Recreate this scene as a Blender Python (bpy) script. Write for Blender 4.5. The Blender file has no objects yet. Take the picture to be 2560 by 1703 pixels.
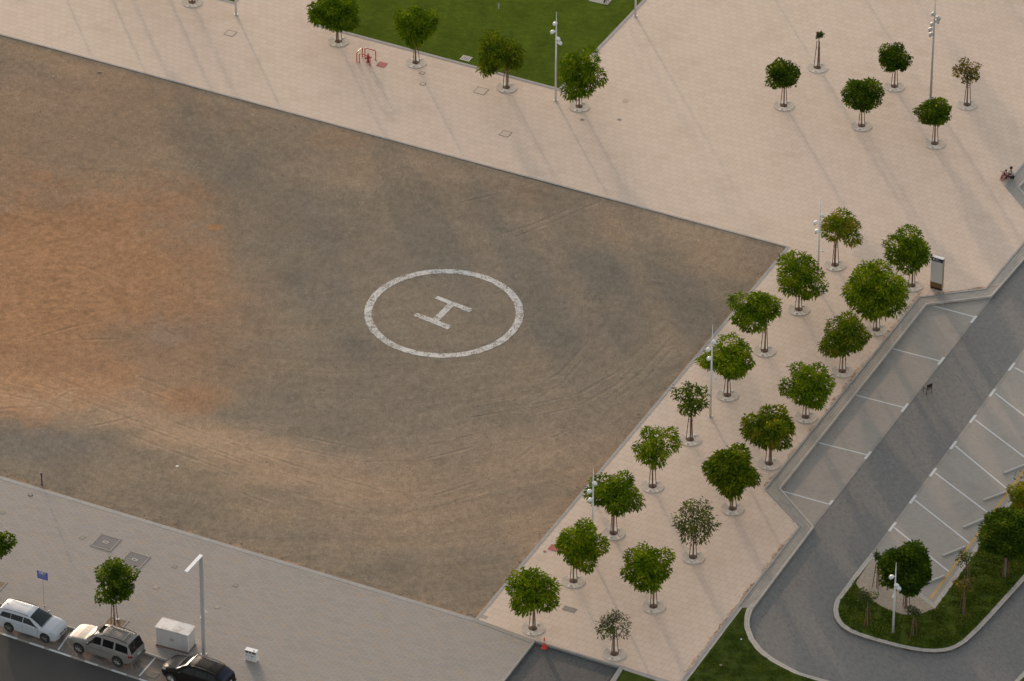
import bpy, bmesh, math, random
import numpy as np
from mathutils import Vector, Matrix, noise
from mathutils.geometry import tessellate_polygon

scene = bpy.context.scene
COL = scene.collection
R = math.radians

# ------------------------------------------------------------------ camera
F_PX, PITCH, ROLL, CAM_H, CAM_Y = 15443.0, 0.595497, 0.00467844, 236.0, -348.315
W_PX, H_PX = 2560.0, 1703.0
_fw = Vector((0, math.cos(PITCH), -math.sin(PITCH)))
_r = Vector((1, 0, 0)); _u = _r.cross(_fw)
_r2 = _r * math.cos(ROLL) + _u * math.sin(ROLL)
_u2 = -_r * math.sin(ROLL) + _u * math.cos(ROLL)
CAM = Vector((0, CAM_Y, CAM_H))
cd = bpy.data.cameras.new('camera'); cam = bpy.data.objects.new('camera', cd); COL.objects.link(cam)
cd.sensor_width = 36.0; cd.lens = F_PX / W_PX * 36.0; cd.clip_start = 1.0; cd.clip_end = 20000.0
cam.matrix_world = Matrix(((_r2.x, _u2.x, -_fw.x, CAM.x), (_r2.y, _u2.y, -_fw.y, CAM.y), (_r2.z, _u2.z, -_fw.z, CAM.z), (0, 0, 0, 1)))
scene.camera = cam

# ------------------------------------------------------------------ sky, sun, exposure
SUN_EL, SUN_AZ = R(6.0), R(16.0)      # the sun stands behind the scene, a little to the left of the view
SUN_DIR = Vector((-math.sin(SUN_AZ) * math.cos(SUN_EL), math.cos(SUN_AZ) * math.cos(SUN_EL), math.sin(SUN_EL)))
world = bpy.data.worlds.new("World"); scene.world = world; world.use_nodes = True
wn = world.node_tree; bg = wn.nodes['Background']
sky = wn.nodes.new('ShaderNodeTexSky'); sky.sky_type = 'NISHITA'; sky.sun_disc = False
sky.sun_elevation = SUN_EL; sky.sun_rotation = -SUN_AZ
sky.air_density = 1.0; sky.dust_density = 3.0; sky.ozone_density = 1.0
hs = wn.nodes.new('ShaderNodeHueSaturation'); hs.inputs['Saturation'].default_value = 0.32
wn.links.new(sky.outputs[0], hs.inputs['Color']); wn.links.new(hs.outputs[0], bg.inputs[0])
bg.inputs[1].default_value = 0.15
sl = bpy.data.lights.new('sun', 'SUN'); so = bpy.data.objects.new('sun', sl); COL.objects.link(so)
sl.energy = 1.15; sl.angle = R(1.1); sl.color = (1.0, 0.66, 0.40)
so.rotation_euler = (-SUN_DIR).to_track_quat('-Z', 'Y').to_euler()
vs = scene.view_settings
vs.view_transform = 'Standard'; vs.look = 'None'; vs.gamma = 1.0; vs.exposure = 1.66
scene.render.engine = 'CYCLES'

# ------------------------------------------------------------------ survey helpers
def G(px, py, z=0.0):
    """ground point (height z) seen at a pixel of the 2560x1703 photograph"""
    d = _fw + _r2 * ((px - 1280) / F_PX) - _u2 * ((py - 851.5) / F_PX)
    return CAM + d * ((z - CAM.z) / d.z)
def VP(px, py, y):
    d = _fw + _r2 * ((px - 1280) / F_PX) - _u2 * ((py - 851.5) / F_PX)
    return CAM + d * ((y - CAM.y) / d.y)
def zf(x0, y0, s): return lambda x, y: (x0 + x * s, y0 + y * s)
z1 = zf(0, 0, .38265); z2 = zf(750, 0, .38265); z3 = zf(1660, 0, .38265); z4 = zf(1660, 480, .38265)
z5 = zf(1660, 1100, .38462); z6 = zf(1150, 1100, .38462); zb = zf(0, 1100, .38462); z7 = zf(2100, 1360, .17857)
z8 = zf(1200, 820, .2551); zc = zf(350, 1400, .19322); zd = zf(0, 1400, .19322); zh = zf(870, 90, 1 / 14.256)
GA = R(-26.2)
U = Vector((math.cos(GA), math.sin(GA), 0)); V = Vector((-math.sin(GA), math.cos(GA), 0))
O = G(1966, 618)
def uv_of(p):
    q = p - O; return (q.x * U.x + q.y * U.y, q.x * V.x + q.y * V.y)
def W(u, v, z=0.0):
    p = O + U * u + V * v; return Vector((p.x, p.y, z))

# ------------------------------------------------------------------ materials
def nt(name):
    m = bpy.data.materials.new(name); m.use_nodes = True
    t = m.node_tree; b = t.nodes['Principled BSDF']; return m, t, b
def N(t, k, **kw):
    n = t.nodes.new(k)
    for a, v in kw.items(): setattr(n, a, v)
    return n
def lnk(t, a, b): t.links.new(a, b)
def ramp(t, fac, stops):
    n = N(t, 'ShaderNodeValToRGB'); e = n.color_ramp.elements
    e[0].position = stops[0][0]; e[0].color = (*stops[0][1], 1)
    e[1].position = stops[-1][0]; e[1].color = (*stops[-1][1], 1)
    for p, c in stops[1:-1]:
        q = e.new(p); q.color = (*c, 1)
    lnk(t, fac, n.inputs[0]); return n.outputs[0]
def g3(v): return (v, v, v)
def mixc(t, fac, a, b, mode='MIX'):
    n = N(t, 'ShaderNodeMix', data_type='RGBA', blend_type=mode)
    for s, x in ((n.inputs[0], fac), (n.inputs[6], a), (n.inputs[7], b)):
        if isinstance(x, (int, float)): s.default_value = x
        elif isinstance(x, tuple): s.default_value = (*x, 1)
        else: lnk(t, x, s)
    return n.outputs[2]
def noisen(t, vec, scale, detail=4, rough=.6, dist=0.0):
    n = N(t, 'ShaderNodeTexNoise'); n.inputs['Scale'].default_value = scale; n.inputs['Detail'].default_value = detail
    n.inputs['Roughness'].default_value = rough; n.inputs['Distortion'].default_value = dist
    if vec is not None: lnk(t, vec, n.inputs['Vector'])
    return n.outputs[0]
def mapn(t, vec, scale=(1, 1, 1), rot=0.0):
    n = N(t, 'ShaderNodeMapping'); n.inputs['Scale'].default_value = scale; n.inputs['Rotation'].default_value = (0, 0, rot)
    lnk(t, vec, n.inputs[0]); return n.outputs[0]
def plain(name, col, rough=.6, metal=0.0, coat=0.0, var=0.0, scale=8.0, spec=.5):
    m, t, b = nt(name); b.inputs['Roughness'].default_value = rough; b.inputs['Metallic'].default_value = metal
    b.inputs['Coat Weight'].default_value = coat; b.inputs['Specular IOR Level'].default_value = spec
    if coat: b.inputs['Coat Roughness'].default_value = .04
    if var > 0:
        tc = N(t, 'ShaderNodeTexCoord'); f = noisen(t, tc.outputs['Object'], scale, 5)
        c = ramp(t, f, [(.3, tuple(x * (1 - var) for x in col)), (.7, tuple(min(1, x * (1 + var)) for x in col))])
        lnk(t, c, b.inputs['Base Color'])
    else: b.inputs['Base Color'].default_value = (*col, 1)
    return m
def paving(name, c1, c2, mortar, bw, rh, ms=.012, stain=None, stain_amt=.3, rough=.75, off=.5, bias=0.0, speck=.1, streak=None, third=None, third_at=.8):
    m, t, b = nt(name); tc = N(t, 'ShaderNodeTexCoord'); uv = tc.outputs['UV']
    br = N(t, 'ShaderNodeTexBrick'); br.offset = off
    lnk(t, uv, br.inputs['Vector'])
    br.inputs['Color1'].default_value = (0, 0, 0, 1); br.inputs['Color2'].default_value = (1, 1, 1, 1); br.inputs['Mortar'].default_value = (0, 0, 0, 1)
    br.inputs['Scale'].default_value = 1; br.inputs['Mortar Size'].default_value = ms; br.inputs['Mortar Smooth'].default_value = .3
    br.inputs['Bias'].default_value = bias; br.inputs['Brick Width'].default_value = bw; br.inputs['Row Height'].default_value = rh
    stops = [(0, c1), (.62, c2)]
    if third: stops = [(0, c1), (.5, c2), (third_at - .02, c2), (third_at + .02, third), (1, third)]
    c = ramp(t, br.outputs['Color'], stops)
    f = noisen(t, uv, .33, 5, .62)
    lo = stain or tuple(x * .8 for x in c1)
    c = mixc(t, ramp(t, f, [(.52, g3(0)), (.75, g3(stain_amt))]), c, lo)
    f2 = noisen(t, uv, 2.1, 5, .7, .4)
    c = mixc(t, ramp(t, f2, [(.6, g3(0)), (.8, g3(stain_amt))]), c, lo)
    if streak:
        f4 = noisen(t, mapn(t, uv, (streak[0], streak[1], 1), 0), 1.0, 6, .72, .2)
        c = mixc(t, ramp(t, f4, [(.36, g3(0)), (.66, g3(1))]), c, streak[2])
    f3 = noisen(t, uv, 30, 3, .7)
    c = mixc(t, 1.0, c, ramp(t, f3, [(.3, g3(1 - speck)), (.7, g3(1 + speck * .6))]), 'MULTIPLY')
    c = mixc(t, br.outputs['Fac'], c, mortar)
    lnk(t, c, b.inputs['Base Color'])
    b.inputs['Roughness'].default_value = rough; b.inputs['Specular IOR Level'].default_value = .12
    bp = N(t, 'ShaderNodeBump'); bp.inputs['Strength'].default_value = .25; bp.inputs['Distance'].default_value = .01
    iv = N(t, 'ShaderNodeMath', operation='SUBTRACT'); iv.inputs[0].default_value = 1; lnk(t, br.outputs['Fac'], iv.inputs[1])
    lnk(t, iv.outputs[0], bp.inputs['Height']); lnk(t, bp.outputs[0], b.inputs['Normal'])
    return m

M = {}
M['plaza'] = paving('limestone_paving', (.515, .402, .318), (.548, .432, .345), (.35, .272, .212), .6, .545, .011, stain=(.40, .30, .215), stain_amt=.45, speck=.04)
M['sidewalk'] = paving('grey_brick_paving', (.258, .231, .208), (.285, .257, .232), (.12, .108, .097), .57, .224, .008, stain=(.21, .2, .185), stain_amt=.35, speck=.08, third=(.298, .250, .205), third_at=.87)
M['band'] = paving('grey_border_blocks', (.27, .25, .22), (.33, .295, .255), (.15, .135, .115), .48, .185, .012, stain=(.24, .225, .2), stain_amt=.3, speck=.08)
M['drive'] = paving('dark_block_paving', (.120, .117, .112), (.152, .148, .142), (.08, .078, .074), .2, .1, .006, stain=(.135, .105, .085), stain_amt=.4, speck=.25, streak=(5.5, 2.2, (.200, .195, .186)))
M['bay'] = paving('light_block_paving', (.285, .255, .222), (.325, .292, .256), (.20, .182, .16), .2, .1, .008, stain=(.175, .165, .148), stain_amt=.5, speck=.12)
M['street_bay'] = paving('red_grey_block_paving', (.16, .135, .118), (.205, .17, .145), (.08, .07, .062), .2, .1, .012, stain=(.135, .125, .118), stain_amt=.4, speck=.15)
M['ramp'] = paving('charcoal_block_paving', (.085, .083, .082), (.12, .117, .113), (.05, .05, .05), .2, .1, .012, stain=(.06, .062, .068), stain_amt=.5, speck=.25)
M['kerb'] = paving('concrete_kerb', (.38, .345, .30), (.42, .38, .335), (.20, .18, .155), .5, 3.0, .010, stain=(.3, .26, .215), stain_amt=.3, speck=.08, off=0)
M['kerb_grey'] = paving('grey_kerb', (.28, .265, .25), (.31, .295, .272), (.17, .16, .148), .6, 3.0, .010, stain=(.27, .245, .215), stain_amt=.3, speck=.08, off=0)
M['flush'] = paving('flush_concrete', (.245, .222, .195), (.285, .258, .228), (.15, .135, .12), 1.0, 3.0, .01, stain=(.2, .185, .165), stain_amt=.4, speck=.12, off=0)
def worn_paint(name, col, under, lo=.40, hi=.47, sc=22):
    m, t, b = nt(name); tc = N(t, 'ShaderNodeTexCoord'); v = tc.outputs['Object']
    f = noisen(t, v, sc, 6, .75); f2 = noisen(t, v, 1.2, 3)
    a = N(t, 'ShaderNodeMath', operation='ADD'); lnk(t, f, a.inputs[0])
    mu = N(t, 'ShaderNodeMath', operation='MULTIPLY'); lnk(t, f2, mu.inputs[0]); mu.inputs[1].default_value = .5
    lnk(t, mu.outputs[0], a.inputs[1])
    c = ramp(t, a.outputs[0], [(lo + .22, under), (hi + .25, col)])
    lnk(t, c, b.inputs['Base Color']); b.inputs['Roughness'].default_value = .8; return m
M['line'] = worn_paint('white_road_paint', (.50, .50, .49), (.24, .21, .18), .33, .38)
M['helipaint'] = worn_paint('worn_white_paint', (.47, .455, .43), (.17, .145, .115), .45, .51, 9)
M['yellow'] = worn_paint('yellow_road_paint', (.46, .25, .035), (.2, .17, .13), .33, .38)
M['metal_white'] = plain('white_painted_metal', (.66, .655, .64), .4, var=.06, scale=3)
M['cab_white'] = plain('off_white_sheet_metal', (.50, .475, .45), .55, var=.06, scale=6)
M['steel'] = plain('galvanised_steel', (.42, .41, .38), .5, .3, var=.12, scale=12)
M['grate'] = plain('pale_cast_grate', (.56, .485, .41), .7, var=.03, scale=6, spec=.1)
M['dark'] = plain('black_rubber', (.015, .014, .013), .7)
M['slot'] = plain('shadow_gap', (.36, .30, .24), .9)
M['soil'] = plain('brown_soil', (.075, .045, .028), .95, var=.4, scale=20)
M['wood'] = plain('red_brown_stake', (.15, .062, .035), .75, var=.25, scale=10)
M['bark'] = plain('grey_brown_bark', (.17, .125, .09), .9, var=.3, scale=9)
M['tie'] = plain('black_tie', (.02, .018, .016), .7)
M['red'] = plain('red_gloss_paint', (.42, .022, .012), .3, coat=.4, var=.08)
M['hyd'] = plain('faded_red_paint', (.30, .02, .03), .5, var=.2, scale=14)
M['redmat'] = plain('dull_red_cover', (.30, .055, .05), .8, var=.15, scale=9)
M['cover'] = plain('brown_metal_cover', (.135, .12, .10), .7, var=.25, scale=18)
M['coverline'] = plain('dark_joint', (.10, .07, .05), .8)
M['cover_stone'] = plain('stone_inset', (.44, .345, .27), .8, var=.06)
M['grey_stone'] = plain('grey_stone_block', (.27, .23, .185), .8, var=.12)
M['blue'] = plain('dark_blue_paint', (.02, .02, .10), .4)
M['signblue'] = plain('blue_sign_face', (.018, .04, .28), .45)
M['navy'] = plain('navy_sign_band', (.012, .018, .07), .45)
M['signwhite'] = plain('white_sign_print', (.6, .6, .58), .6)
M['signtext'] = plain('pale_lettering', (.30, .34, .5), .6)
M['totem'] = plain('silver_sign_face', (.56, .53, .49), .6, 0.0, var=.03, scale=2)
M['bronze'] = plain('bronze_panel', (.17, .095, .032), .4, .3, var=.08)
M['orange'] = plain('orange_cone', (.62, .055, .025), .5, var=.05)
M['coneband'] = plain('reflective_band', (.5, .42, .42), .5)
M['chair'] = plain('dark_brown_chair', (.020, .014, .012), .5)
M['mark'] = plain('grey_print', (.12, .12, .15), .7)
M['skin'] = plain('skin', (.33, .17, .11), .6)
M['hair'] = plain('dark_hair', (.012, .009, .008), .6)
M['pink'] = plain('pink_cloth', (.42, .20, .18), .8)
M['trousers'] = plain('dark_cloth', (.02, .02, .026), .85)
M['litter'] = plain('pale_litter', (.6, .58, .52), .8)
M['rock'] = plain('grey_stone', (.19, .165, .135), .9, var=.3, scale=12)
M['deadleaf'] = plain('dead_leaf_brown', (.17, .075, .03), .9, var=.3)
# striped shirt
m, t, b = nt('striped_cloth'); tc = N(t, 'ShaderNodeTexCoord'); wv = N(t, 'ShaderNodeTexWave'); wv.inputs['Scale'].default_value = 3.2
lnk(t, tc.outputs['Object'], wv.inputs[0]); lnk(t, ramp(t, wv.outputs[0], [(.45, (.5, .56, .55)), (.55, (.08, .11, .05))]), b.inputs['Base Color']); M['shirt'] = m
# asphalt
m, t, b = nt('asphalt'); tc = N(t, 'ShaderNodeTexCoord'); v = tc.outputs['Object']
c = ramp(t, noisen(t, v, .35, 6), [(.3, (.052, .049, .046)), (.7, (.066, .062, .057))])
c = mixc(t, 1.0, c, ramp(t, noisen(t, v, 60, 3), [(.3, g3(.8)), (.7, g3(1.25))]), 'MULTIPLY')
lnk(t, c, b.inputs['Base Color']); b.inputs['Roughness'].default_value = .95; b.inputs['Specular IOR Level'].default_value = .08; M['asphalt'] = m
# lawn
def lawn(name, a, b2, c3, thatch=(.09, .075, .035), th=.75):
    m, t, b = nt(name); tc = N(t, 'ShaderNodeTexCoord'); v = tc.outputs['Object']
    c = ramp(t, noisen(t, mapn(t, v, (1, 1.6, 1)), 1.5, 8, .75), [(.3, a), (.5, b2), (.72, c3)])
    c = mixc(t, ramp(t, noisen(t, v, 2.3, 5, .7), [(th - .12, g3(0)), (th, g3(.7))]), c, thatch)
    c = mixc(t, 1.0, c, ramp(t, noisen(t, mapn(t, v, (.5, .3, 1), .5), 1.0, 6, .7), [(.32, (.80, .78, .85)), (.68, (1.22, 1.16, 1.1))]), 'MULTIPLY')
    f = noisen(t, mapn(t, v, (14, 20, 14)), 1.0, 5, .8)
    c = mixc(t, 1.0, c, ramp(t, f, [(.3, g3(.55)), (.7, g3(1.4))]), 'MULTIPLY')
    lnk(t, c, b.inputs['Base Color']); b.inputs['Roughness'].default_value = .9; b.inputs['Specular IOR Level'].default_value = .0
    bp = N(t, 'ShaderNodeBump'); bp.inputs['Strength'].default_value = .8; bp.inputs['Distance'].default_value = .05
    lnk(t, f, bp.inputs['Height']); lnk(t, bp.outputs[0], b.inputs['Normal']); return m
M['lawn_a'] = lawn('upper_lawn', (.054, .080, .011), (.070, .103, .013), (.100, .128, .018))
M['lawn_b'] = lawn('lower_lawn', (.036, .055, .012), (.050, .074, .015), (.075, .092, .018))
M['lawn_c'] = lawn('island_lawn', (.040, .060, .012), (.062, .090, .015), (.095, .118, .02), th=.68)
# gravel
m, t, b = nt('pale_gravel'); tc = N(t, 'ShaderNodeTexCoord'); vo = N(t, 'ShaderNodeTexVoronoi'); vo.inputs['Scale'].default_value = 20
lnk(t, tc.outputs['Object'], vo.inputs['Vector'])
c = ramp(t, vo.outputs['Color'], [(0, (.27, .20, .14)), (.45, (.37, .29, .215)), (1, (.46, .39, .31))])
c = mixc(t, 1.0, c, ramp(t, vo.outputs['Distance'], [(.35, g3(1)), (.75, g3(.7))]), 'MULTIPLY')
lnk(t, c, b.inputs['Base Color']); b.inputs['Roughness'].default_value = .9
bp = N(t, 'ShaderNodeBump'); bp.invert = True; bp.inputs['Strength'].default_value = .8; bp.inputs['Distance'].default_value = .04
lnk(t, vo.outputs['Distance'], bp.inputs['Height']); lnk(t, bp.outputs[0], b.inputs['Normal']); M['gravel'] = m
m2 = m.copy(); m2.name = 'brown_gravel'; M['gravel_b'] = m2
for n in m2.node_tree.nodes:
    if n.type == 'VALTORGB' and len(n.color_ramp.elements) == 3:
        for e, cc in zip(n.color_ramp.elements, [(.06, .04, .025), (.16, .11, .065), (.34, .24, .15)]): e.color = (*cc, 1)
# sand: the mesh carries real colour patches and faint grey painted tree shade in an attribute
m, t, b = nt('trodden_sand'); tc = N(t, 'ShaderNodeTexCoord'); uv = tc.outputs['UV']
at = N(t, 'ShaderNodeVertexColor'); at.layer_name = 'patch'
sp = N(t, 'ShaderNodeSeparateColor'); lnk(t, at.outputs[0], sp.inputs[0])
ob = tc.outputs['Object']
base = ramp(t, noisen(t, ob, .16, 7, .68, .3), [(.34, (.188, .153, .116)), (.5, (.214, .170, .123)), (.66, (.238, .182, .124))])
base = mixc(t, sp.outputs[1], base, (.170, .158, .136))
base = mixc(t, sp.outputs[2], base, (.40, .268, .170))
f = noisen(t, ob, .5, 6, .7)
oa = N(t, 'ShaderNodeMath', operation='MULTIPLY_ADD'); lnk(t, f, oa.inputs[0]); oa.inputs[1].default_value = .8; oa.inputs[2].default_value = -.4
ob2 = N(t, 'ShaderNodeMath', operation='ADD', use_clamp=True); lnk(t, sp.outputs[0], ob2.inputs[0])
mm = N(t, 'ShaderNodeMath', operation='MULTIPLY'); lnk(t, oa.outputs[0], mm.inputs[0])
pk = N(t, 'ShaderNodeMath', operation='COMPARE'); pk.inputs[1].default_value = .5; pk.inputs[2].default_value = .46; lnk(t, sp.outputs[0], pk.inputs[0])
lnk(t, pk.outputs[0], mm.inputs[1]); ob2.inputs[1].default_value = 0
base = mixc(t, ob2.outputs[0], base, (.330, .178, .092))
fine = noisen(t, mapn(t, ob, (1, .62, 1), .35), 3.6, 10, .84, .3)
base = mixc(t, 1.0, base, ramp(t, fine, [(.30, g3(.80)), (.5, g3(1.0)), (.72, g3(1.22))]), 'MULTIPLY')
vf = noisen(t, mapn(t, ob, (1, .55, 1)), 11, 4, .8)
base = mixc(t, 1.0, base, ramp(t, vf, [(.30, g3(.76)), (.5, g3(1.0)), (.72, g3(1.24))]), 'MULTIPLY')
wr = N(t, 'ShaderNodeVertexColor'); wr.layer_name = 'wear'; w2 = N(t, 'ShaderNodeVectorMath', operation='SCALE'); w2.inputs['Scale'].default_value = 2.0; lnk(t, wr.outputs[0], w2.inputs[0])
base = mixc(t, 1.0, base, w2.outputs[0], 'MULTIPLY')
lnk(t, base, b.inputs['Base Color']); b.inputs['Roughness'].default_value = .95; b.inputs['Specular IOR Level'].default_value = .0
bp = N(t, 'ShaderNodeBump'); bp.inputs['Strength'].default_value = .55; bp.inputs['Distance'].default_value = .05
hh = noisen(t, mapn(t, ob, (1.0, .8, 1), .15), 2.6, 8, .75, .8)
lnk(t, hh, bp.inputs['Height']); lnk(t, bp.outputs[0], b.inputs['Normal']); M['sand'] = m
# leaves
def leafmat(name, dark, mid, bright, accent=None):
    m, t, b = nt(name); at = N(t, 'ShaderNodeVertexColor'); at.layer_name = 'tint'
    stops = [(0, dark), (.45, mid), (.85, bright), (1, accent or bright)]
    c = ramp(t, at.outputs[0], stops); lnk(t, c, b.inputs['Base Color'])
    b.inputs['Roughness'].default_value = .8; b.inputs['Specular IOR Level'].default_value = .0
    tr = N(t, 'ShaderNodeBsdfTranslucent'); lnk(t, mixc(t, 1.0, c, (1.5, 1.4, .5), 'MULTIPLY'), tr.inputs[0])
    mx = N(t, 'ShaderNodeMixShader'); mx.inputs[0].default_value = .30
    lnk(t, b.outputs[0], mx.inputs[1]); lnk(t, tr.outputs[0], mx.inputs[2])
    lnk(t, mx.outputs[0], t.nodes['Material Output'].inputs[0]); return m
M['leaf'] = leafmat('bright_green_fronds', (.040, .076, .005), (.092, .150, .007), (.190, .245, .010), (.28, .26, .02))
M['leaf_olive'] = leafmat('olive_rusty_fronds', (.038, .066, .006), (.088, .128, .008), (.172, .200, .012), (.23, .18, .02))
M['leaf_dark'] = leafmat('dark_green_leaves', (.018, .038, .006), (.044, .078, .008), (.092, .135, .011), (.17, .20, .02))
M['leaf_grey'] = leafmat('grey_green_leaves', (.032, .044, .018), (.060, .078, .028), (.095, .115, .035), (.15, .18, .03))
M['leaf_brown'] = leafmat('yellowing_leaves', (.055, .050, .018), (.10, .085, .028), (.16, .125, .035), (.38, .23, .02))
M['grass'] = leafmat('grass_blades', (.040, .066, .010), (.068, .105, .014), (.120, .150, .020), (.19, .17, .04))
# car finishes
M['paint_white'] = plain('white_car_paint', (.40, .415, .44), .4, 0, .35)
M['paint_silver'] = plain('silver_beige_car_paint', (.195, .178, .16), .48, .1, .05, spec=.35)
M['paint_black'] = plain('black_car_paint', (.018, .016, .014), .4, 0, 0, spec=.05)
M['paint_blueblack'] = plain('blue_black_glass', (.008, .011, .026), .15, 0, .0, spec=.3)
M['glass'] = plain('dark_tinted_glass', (.008, .009, .008), .10, 0, .0, spec=.25)
M['glass_green'] = plain('green_tinted_windscreen', (.016, .026, .026), .10, 0, .0, spec=.3)
M['trim'] = plain('black_plastic_trim', (.015, .014, .013), .5)
M['bumper'] = plain('grey_bumper_plastic', (.11, .105, .10), .5)
M['chrome'] = plain('satin_alloy', (.45, .44, .42), .3, .8)
M['tyre'] = plain('tyre_rubber', (.018, .017, .016), .8)
M['lamp_red'] = plain('red_lamp_lens', (.16, .006, .008), .2, 0, .5)
M['lamp_clear'] = plain('clear_lamp_lens', (.30, .30, .30), .12, 0, .6)
M['plate'] = plain('pale_number_plate', (.5, .5, .48), .5)
M['shade'] = plain('pale_sunshade', (.55, .53, .46), .6)

# ------------------------------------------------------------------ mesh helpers
class MB:
    def __init__(s): s.v = []; s.f = []; s.mi = []; s.uv = None; s.col = None; s.smooth = False
    def add(s, vs, fs, mi=0):
        o = len(s.v); s.v += [tuple(p) for p in vs]; s.f += [tuple(i + o for i in f) for f in fs]; s.mi += [mi] * len(fs); return s
    def box(s, c, sz, rz=0.0, mi=0, tilt=None, taper=1.0):
        c = Vector(c); hx, hy, hz = sz[0] / 2, sz[1] / 2, sz[2] / 2; m = Matrix.Rotation(rz, 3, 'Z')
        if tilt is not None: m = m @ tilt
        vs = []
        for z in (-1, 1):
            k = taper if z > 0 else 1
            for x, y in ((-1, -1), (1, -1), (1, 1), (-1, 1)): vs.append(c + m @ Vector((x * hx * k, y * hy * k, z * hz)))
        return s.add(vs, [(3, 2, 1, 0), (4, 5, 6, 7), (0, 1, 5, 4), (1, 2, 6, 5), (2, 3, 7, 6), (3, 0, 4, 7)], mi)
    def tube(s, pts, rad, n=8, mi=0, cap=True):
        pts = [Vector(p) for p in pts]; k = len(pts)
        rs = rad if isinstance(rad, (list, tuple)) else [rad] * k
        vs = []; prev = None
        for i, p in enumerate(pts):
            d = (pts[min(i + 1, k - 1)] - pts[max(i - 1, 0)])
            d = d.normalized() if d.length > 1e-9 else Vector((0, 0, 1))
            a = prev if prev is not None else (Vector((1, 0, 0)) if abs(d.x) < .8 else Vector((0, 1, 0)))
            a = (a - d * a.dot(d)).normalized(); prev = a; b = d.cross(a)
            for j in range(n):
                t = 2 * math.pi * j / n; vs.append(p + (a * math.cos(t) + b * math.sin(t)) * rs[i])
        fs = [(i * n + j, i * n + (j + 1) % n, (i + 1) * n + (j + 1) % n, (i + 1) * n + j) for i in range(k - 1) for j in range(n)]
        if cap: fs += [tuple(range(n - 1, -1, -1)), tuple((k - 1) * n + j for j in range(n))]
        return s.add(vs, fs, mi)
    def disc(s, c, r, h, n=24, mi=0, r2=None):
        c = Vector(c); r2 = r if r2 is None else r2; vs = []
        for z, q in ((0, r), (h, r2)):
            for j in range(n): t = 2 * math.pi * j / n; vs.append(c + Vector((math.cos(t) * q, math.sin(t) * q, z)))
        return s.add(vs, [tuple(range(n - 1, -1, -1)), tuple(range(n, 2 * n))] + [(j, (j + 1) % n, n + (j + 1) % n, n + j) for j in range(n)], mi)
    def ball(s, c, r, n=10, m=7, sc=(1, 1, 1), mi=0, rot=None):
        c = Vector(c); vs = [c + (rot @ Vector((0, 0, -r * sc[2])) if rot else Vector((0, 0, -r * sc[2])))]
        for i in range(1, m):
            ph = -math.pi / 2 + math.pi * i / m
            for j in range(n):
                t = 2 * math.pi * j / n; q = Vector((math.cos(t) * math.cos(ph) * r * sc[0], math.sin(t) * math.cos(ph) * r * sc[1], math.sin(ph) * r * sc[2]))
                vs.append(c + (rot @ q if rot else q))
        q = Vector((0, 0, r * sc[2])); vs.append(c + (rot @ q if rot else q)); L = len(vs) - 1
        fs = [(0, 1 + (j + 1) % n, 1 + j) for j in range(n)]
        for i in range(m - 2):
            for j in range(n): a = 1 + i * n; fs.append((a + j, a + (j + 1) % n, a + n + (j + 1) % n, a + n + j))
        a = 1 + (m - 2) * n; fs += [(a + j, a + (j + 1) % n, L) for j in range(n)]
        return s.add(vs, fs, mi)
    def build(s, name, mat, parent=None, smooth=None, loc=None):
        me = bpy.data.meshes.new(name); me.from_pydata(s.v, [], s.f); me.update()
        for q in (mat if isinstance(mat, (list, tuple)) else [mat]): me.materials.append(q)
        if len(me.materials) > 1: me.polygons.foreach_set('material_index', s.mi)
        if smooth or s.smooth: me.polygons.foreach_set('use_smooth', [True] * len(me.polygons))
        if s.uv:
            l = me.uv_layers.new(name='UVMap'); vi = [0] * len(me.loops); me.loops.foreach_get('vertex_index', vi)
            flat = [c for i in vi for c in s.uv[i]]; l.data.foreach_set('uv', flat)
        o = bpy.data.objects.new(name, me); COL.objects.link(o)
        if parent: o.parent = parent
        if loc is not None: o.location = loc
        return o
def tag(o, label=None, cat=None, group=None, kind=None):
    if label: o['label'] = label
    if cat: o['category'] = cat
    if group: o['group'] = group
    if kind: o['kind'] = kind
    return o
def thing(name, label, cat, loc, rz=0.0, group=None):
    o = bpy.data.objects.new(name, None); COL.objects.link(o); o.location = loc; o.rotation_euler = (0, 0, rz); o.empty_display_size = .2
    return tag(o, label, cat, group)
def clone(src, loc, label, rz=None):
    r = src.copy(); COL.objects.link(r); r.location = loc; r['label'] = label
    if rz is not None: r.rotation_euler = (0, 0, rz)
    for ch in list(src.children):
        c = ch.copy(); COL.objects.link(c); c.parent = r
        for g in list(ch.children):
            d = g.copy(); COL.objects.link(d); d.parent = c
    return r
def slab(name, pts, z, mat, depth=.25, kind='structure', parent=None, uvf=uv_of, add_to=None):
    """flat polygon at height z with a skirt down; pts are world points"""
    pts = [Vector((p[0], p[1], z)) for p in pts]
    area = sum(pts[i].x * pts[(i + 1) % len(pts)].y - pts[(i + 1) % len(pts)].x * pts[i].y for i in range(len(pts)))
    if area < 0: pts.reverse()
    n = len(pts); mb = add_to or MB()
    tris = tessellate_polygon([pts]); fs = []
    for a, b, c in tris:
        q = (pts[b] - pts[a]).cross(pts[c] - pts[a]).z; fs.append((a, b, c) if q > 0 else (a, c, b))
    vs = pts + [Vector((p.x, p.y, z)) for p in pts] + [Vector((p.x, p.y, z - depth)) for p in pts]
    fs += [(n + (i + 1) % n, n + i, 2 * n + i, 2 * n + (i + 1) % n) for i in range(n)]
    mb.add(vs, fs)
    mb.uv = (mb.uv or []) + [uvf(Vector((p[0], p[1], 0))) for p in pts] + [(uvf(p)[0], 0.05) for p in pts] + [(uvf(p)[0], 0.05 - depth) for p in pts]
    if add_to: return mb
    o = mb.build(name, mat, parent)
    if kind: o['kind'] = kind
    return o
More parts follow.
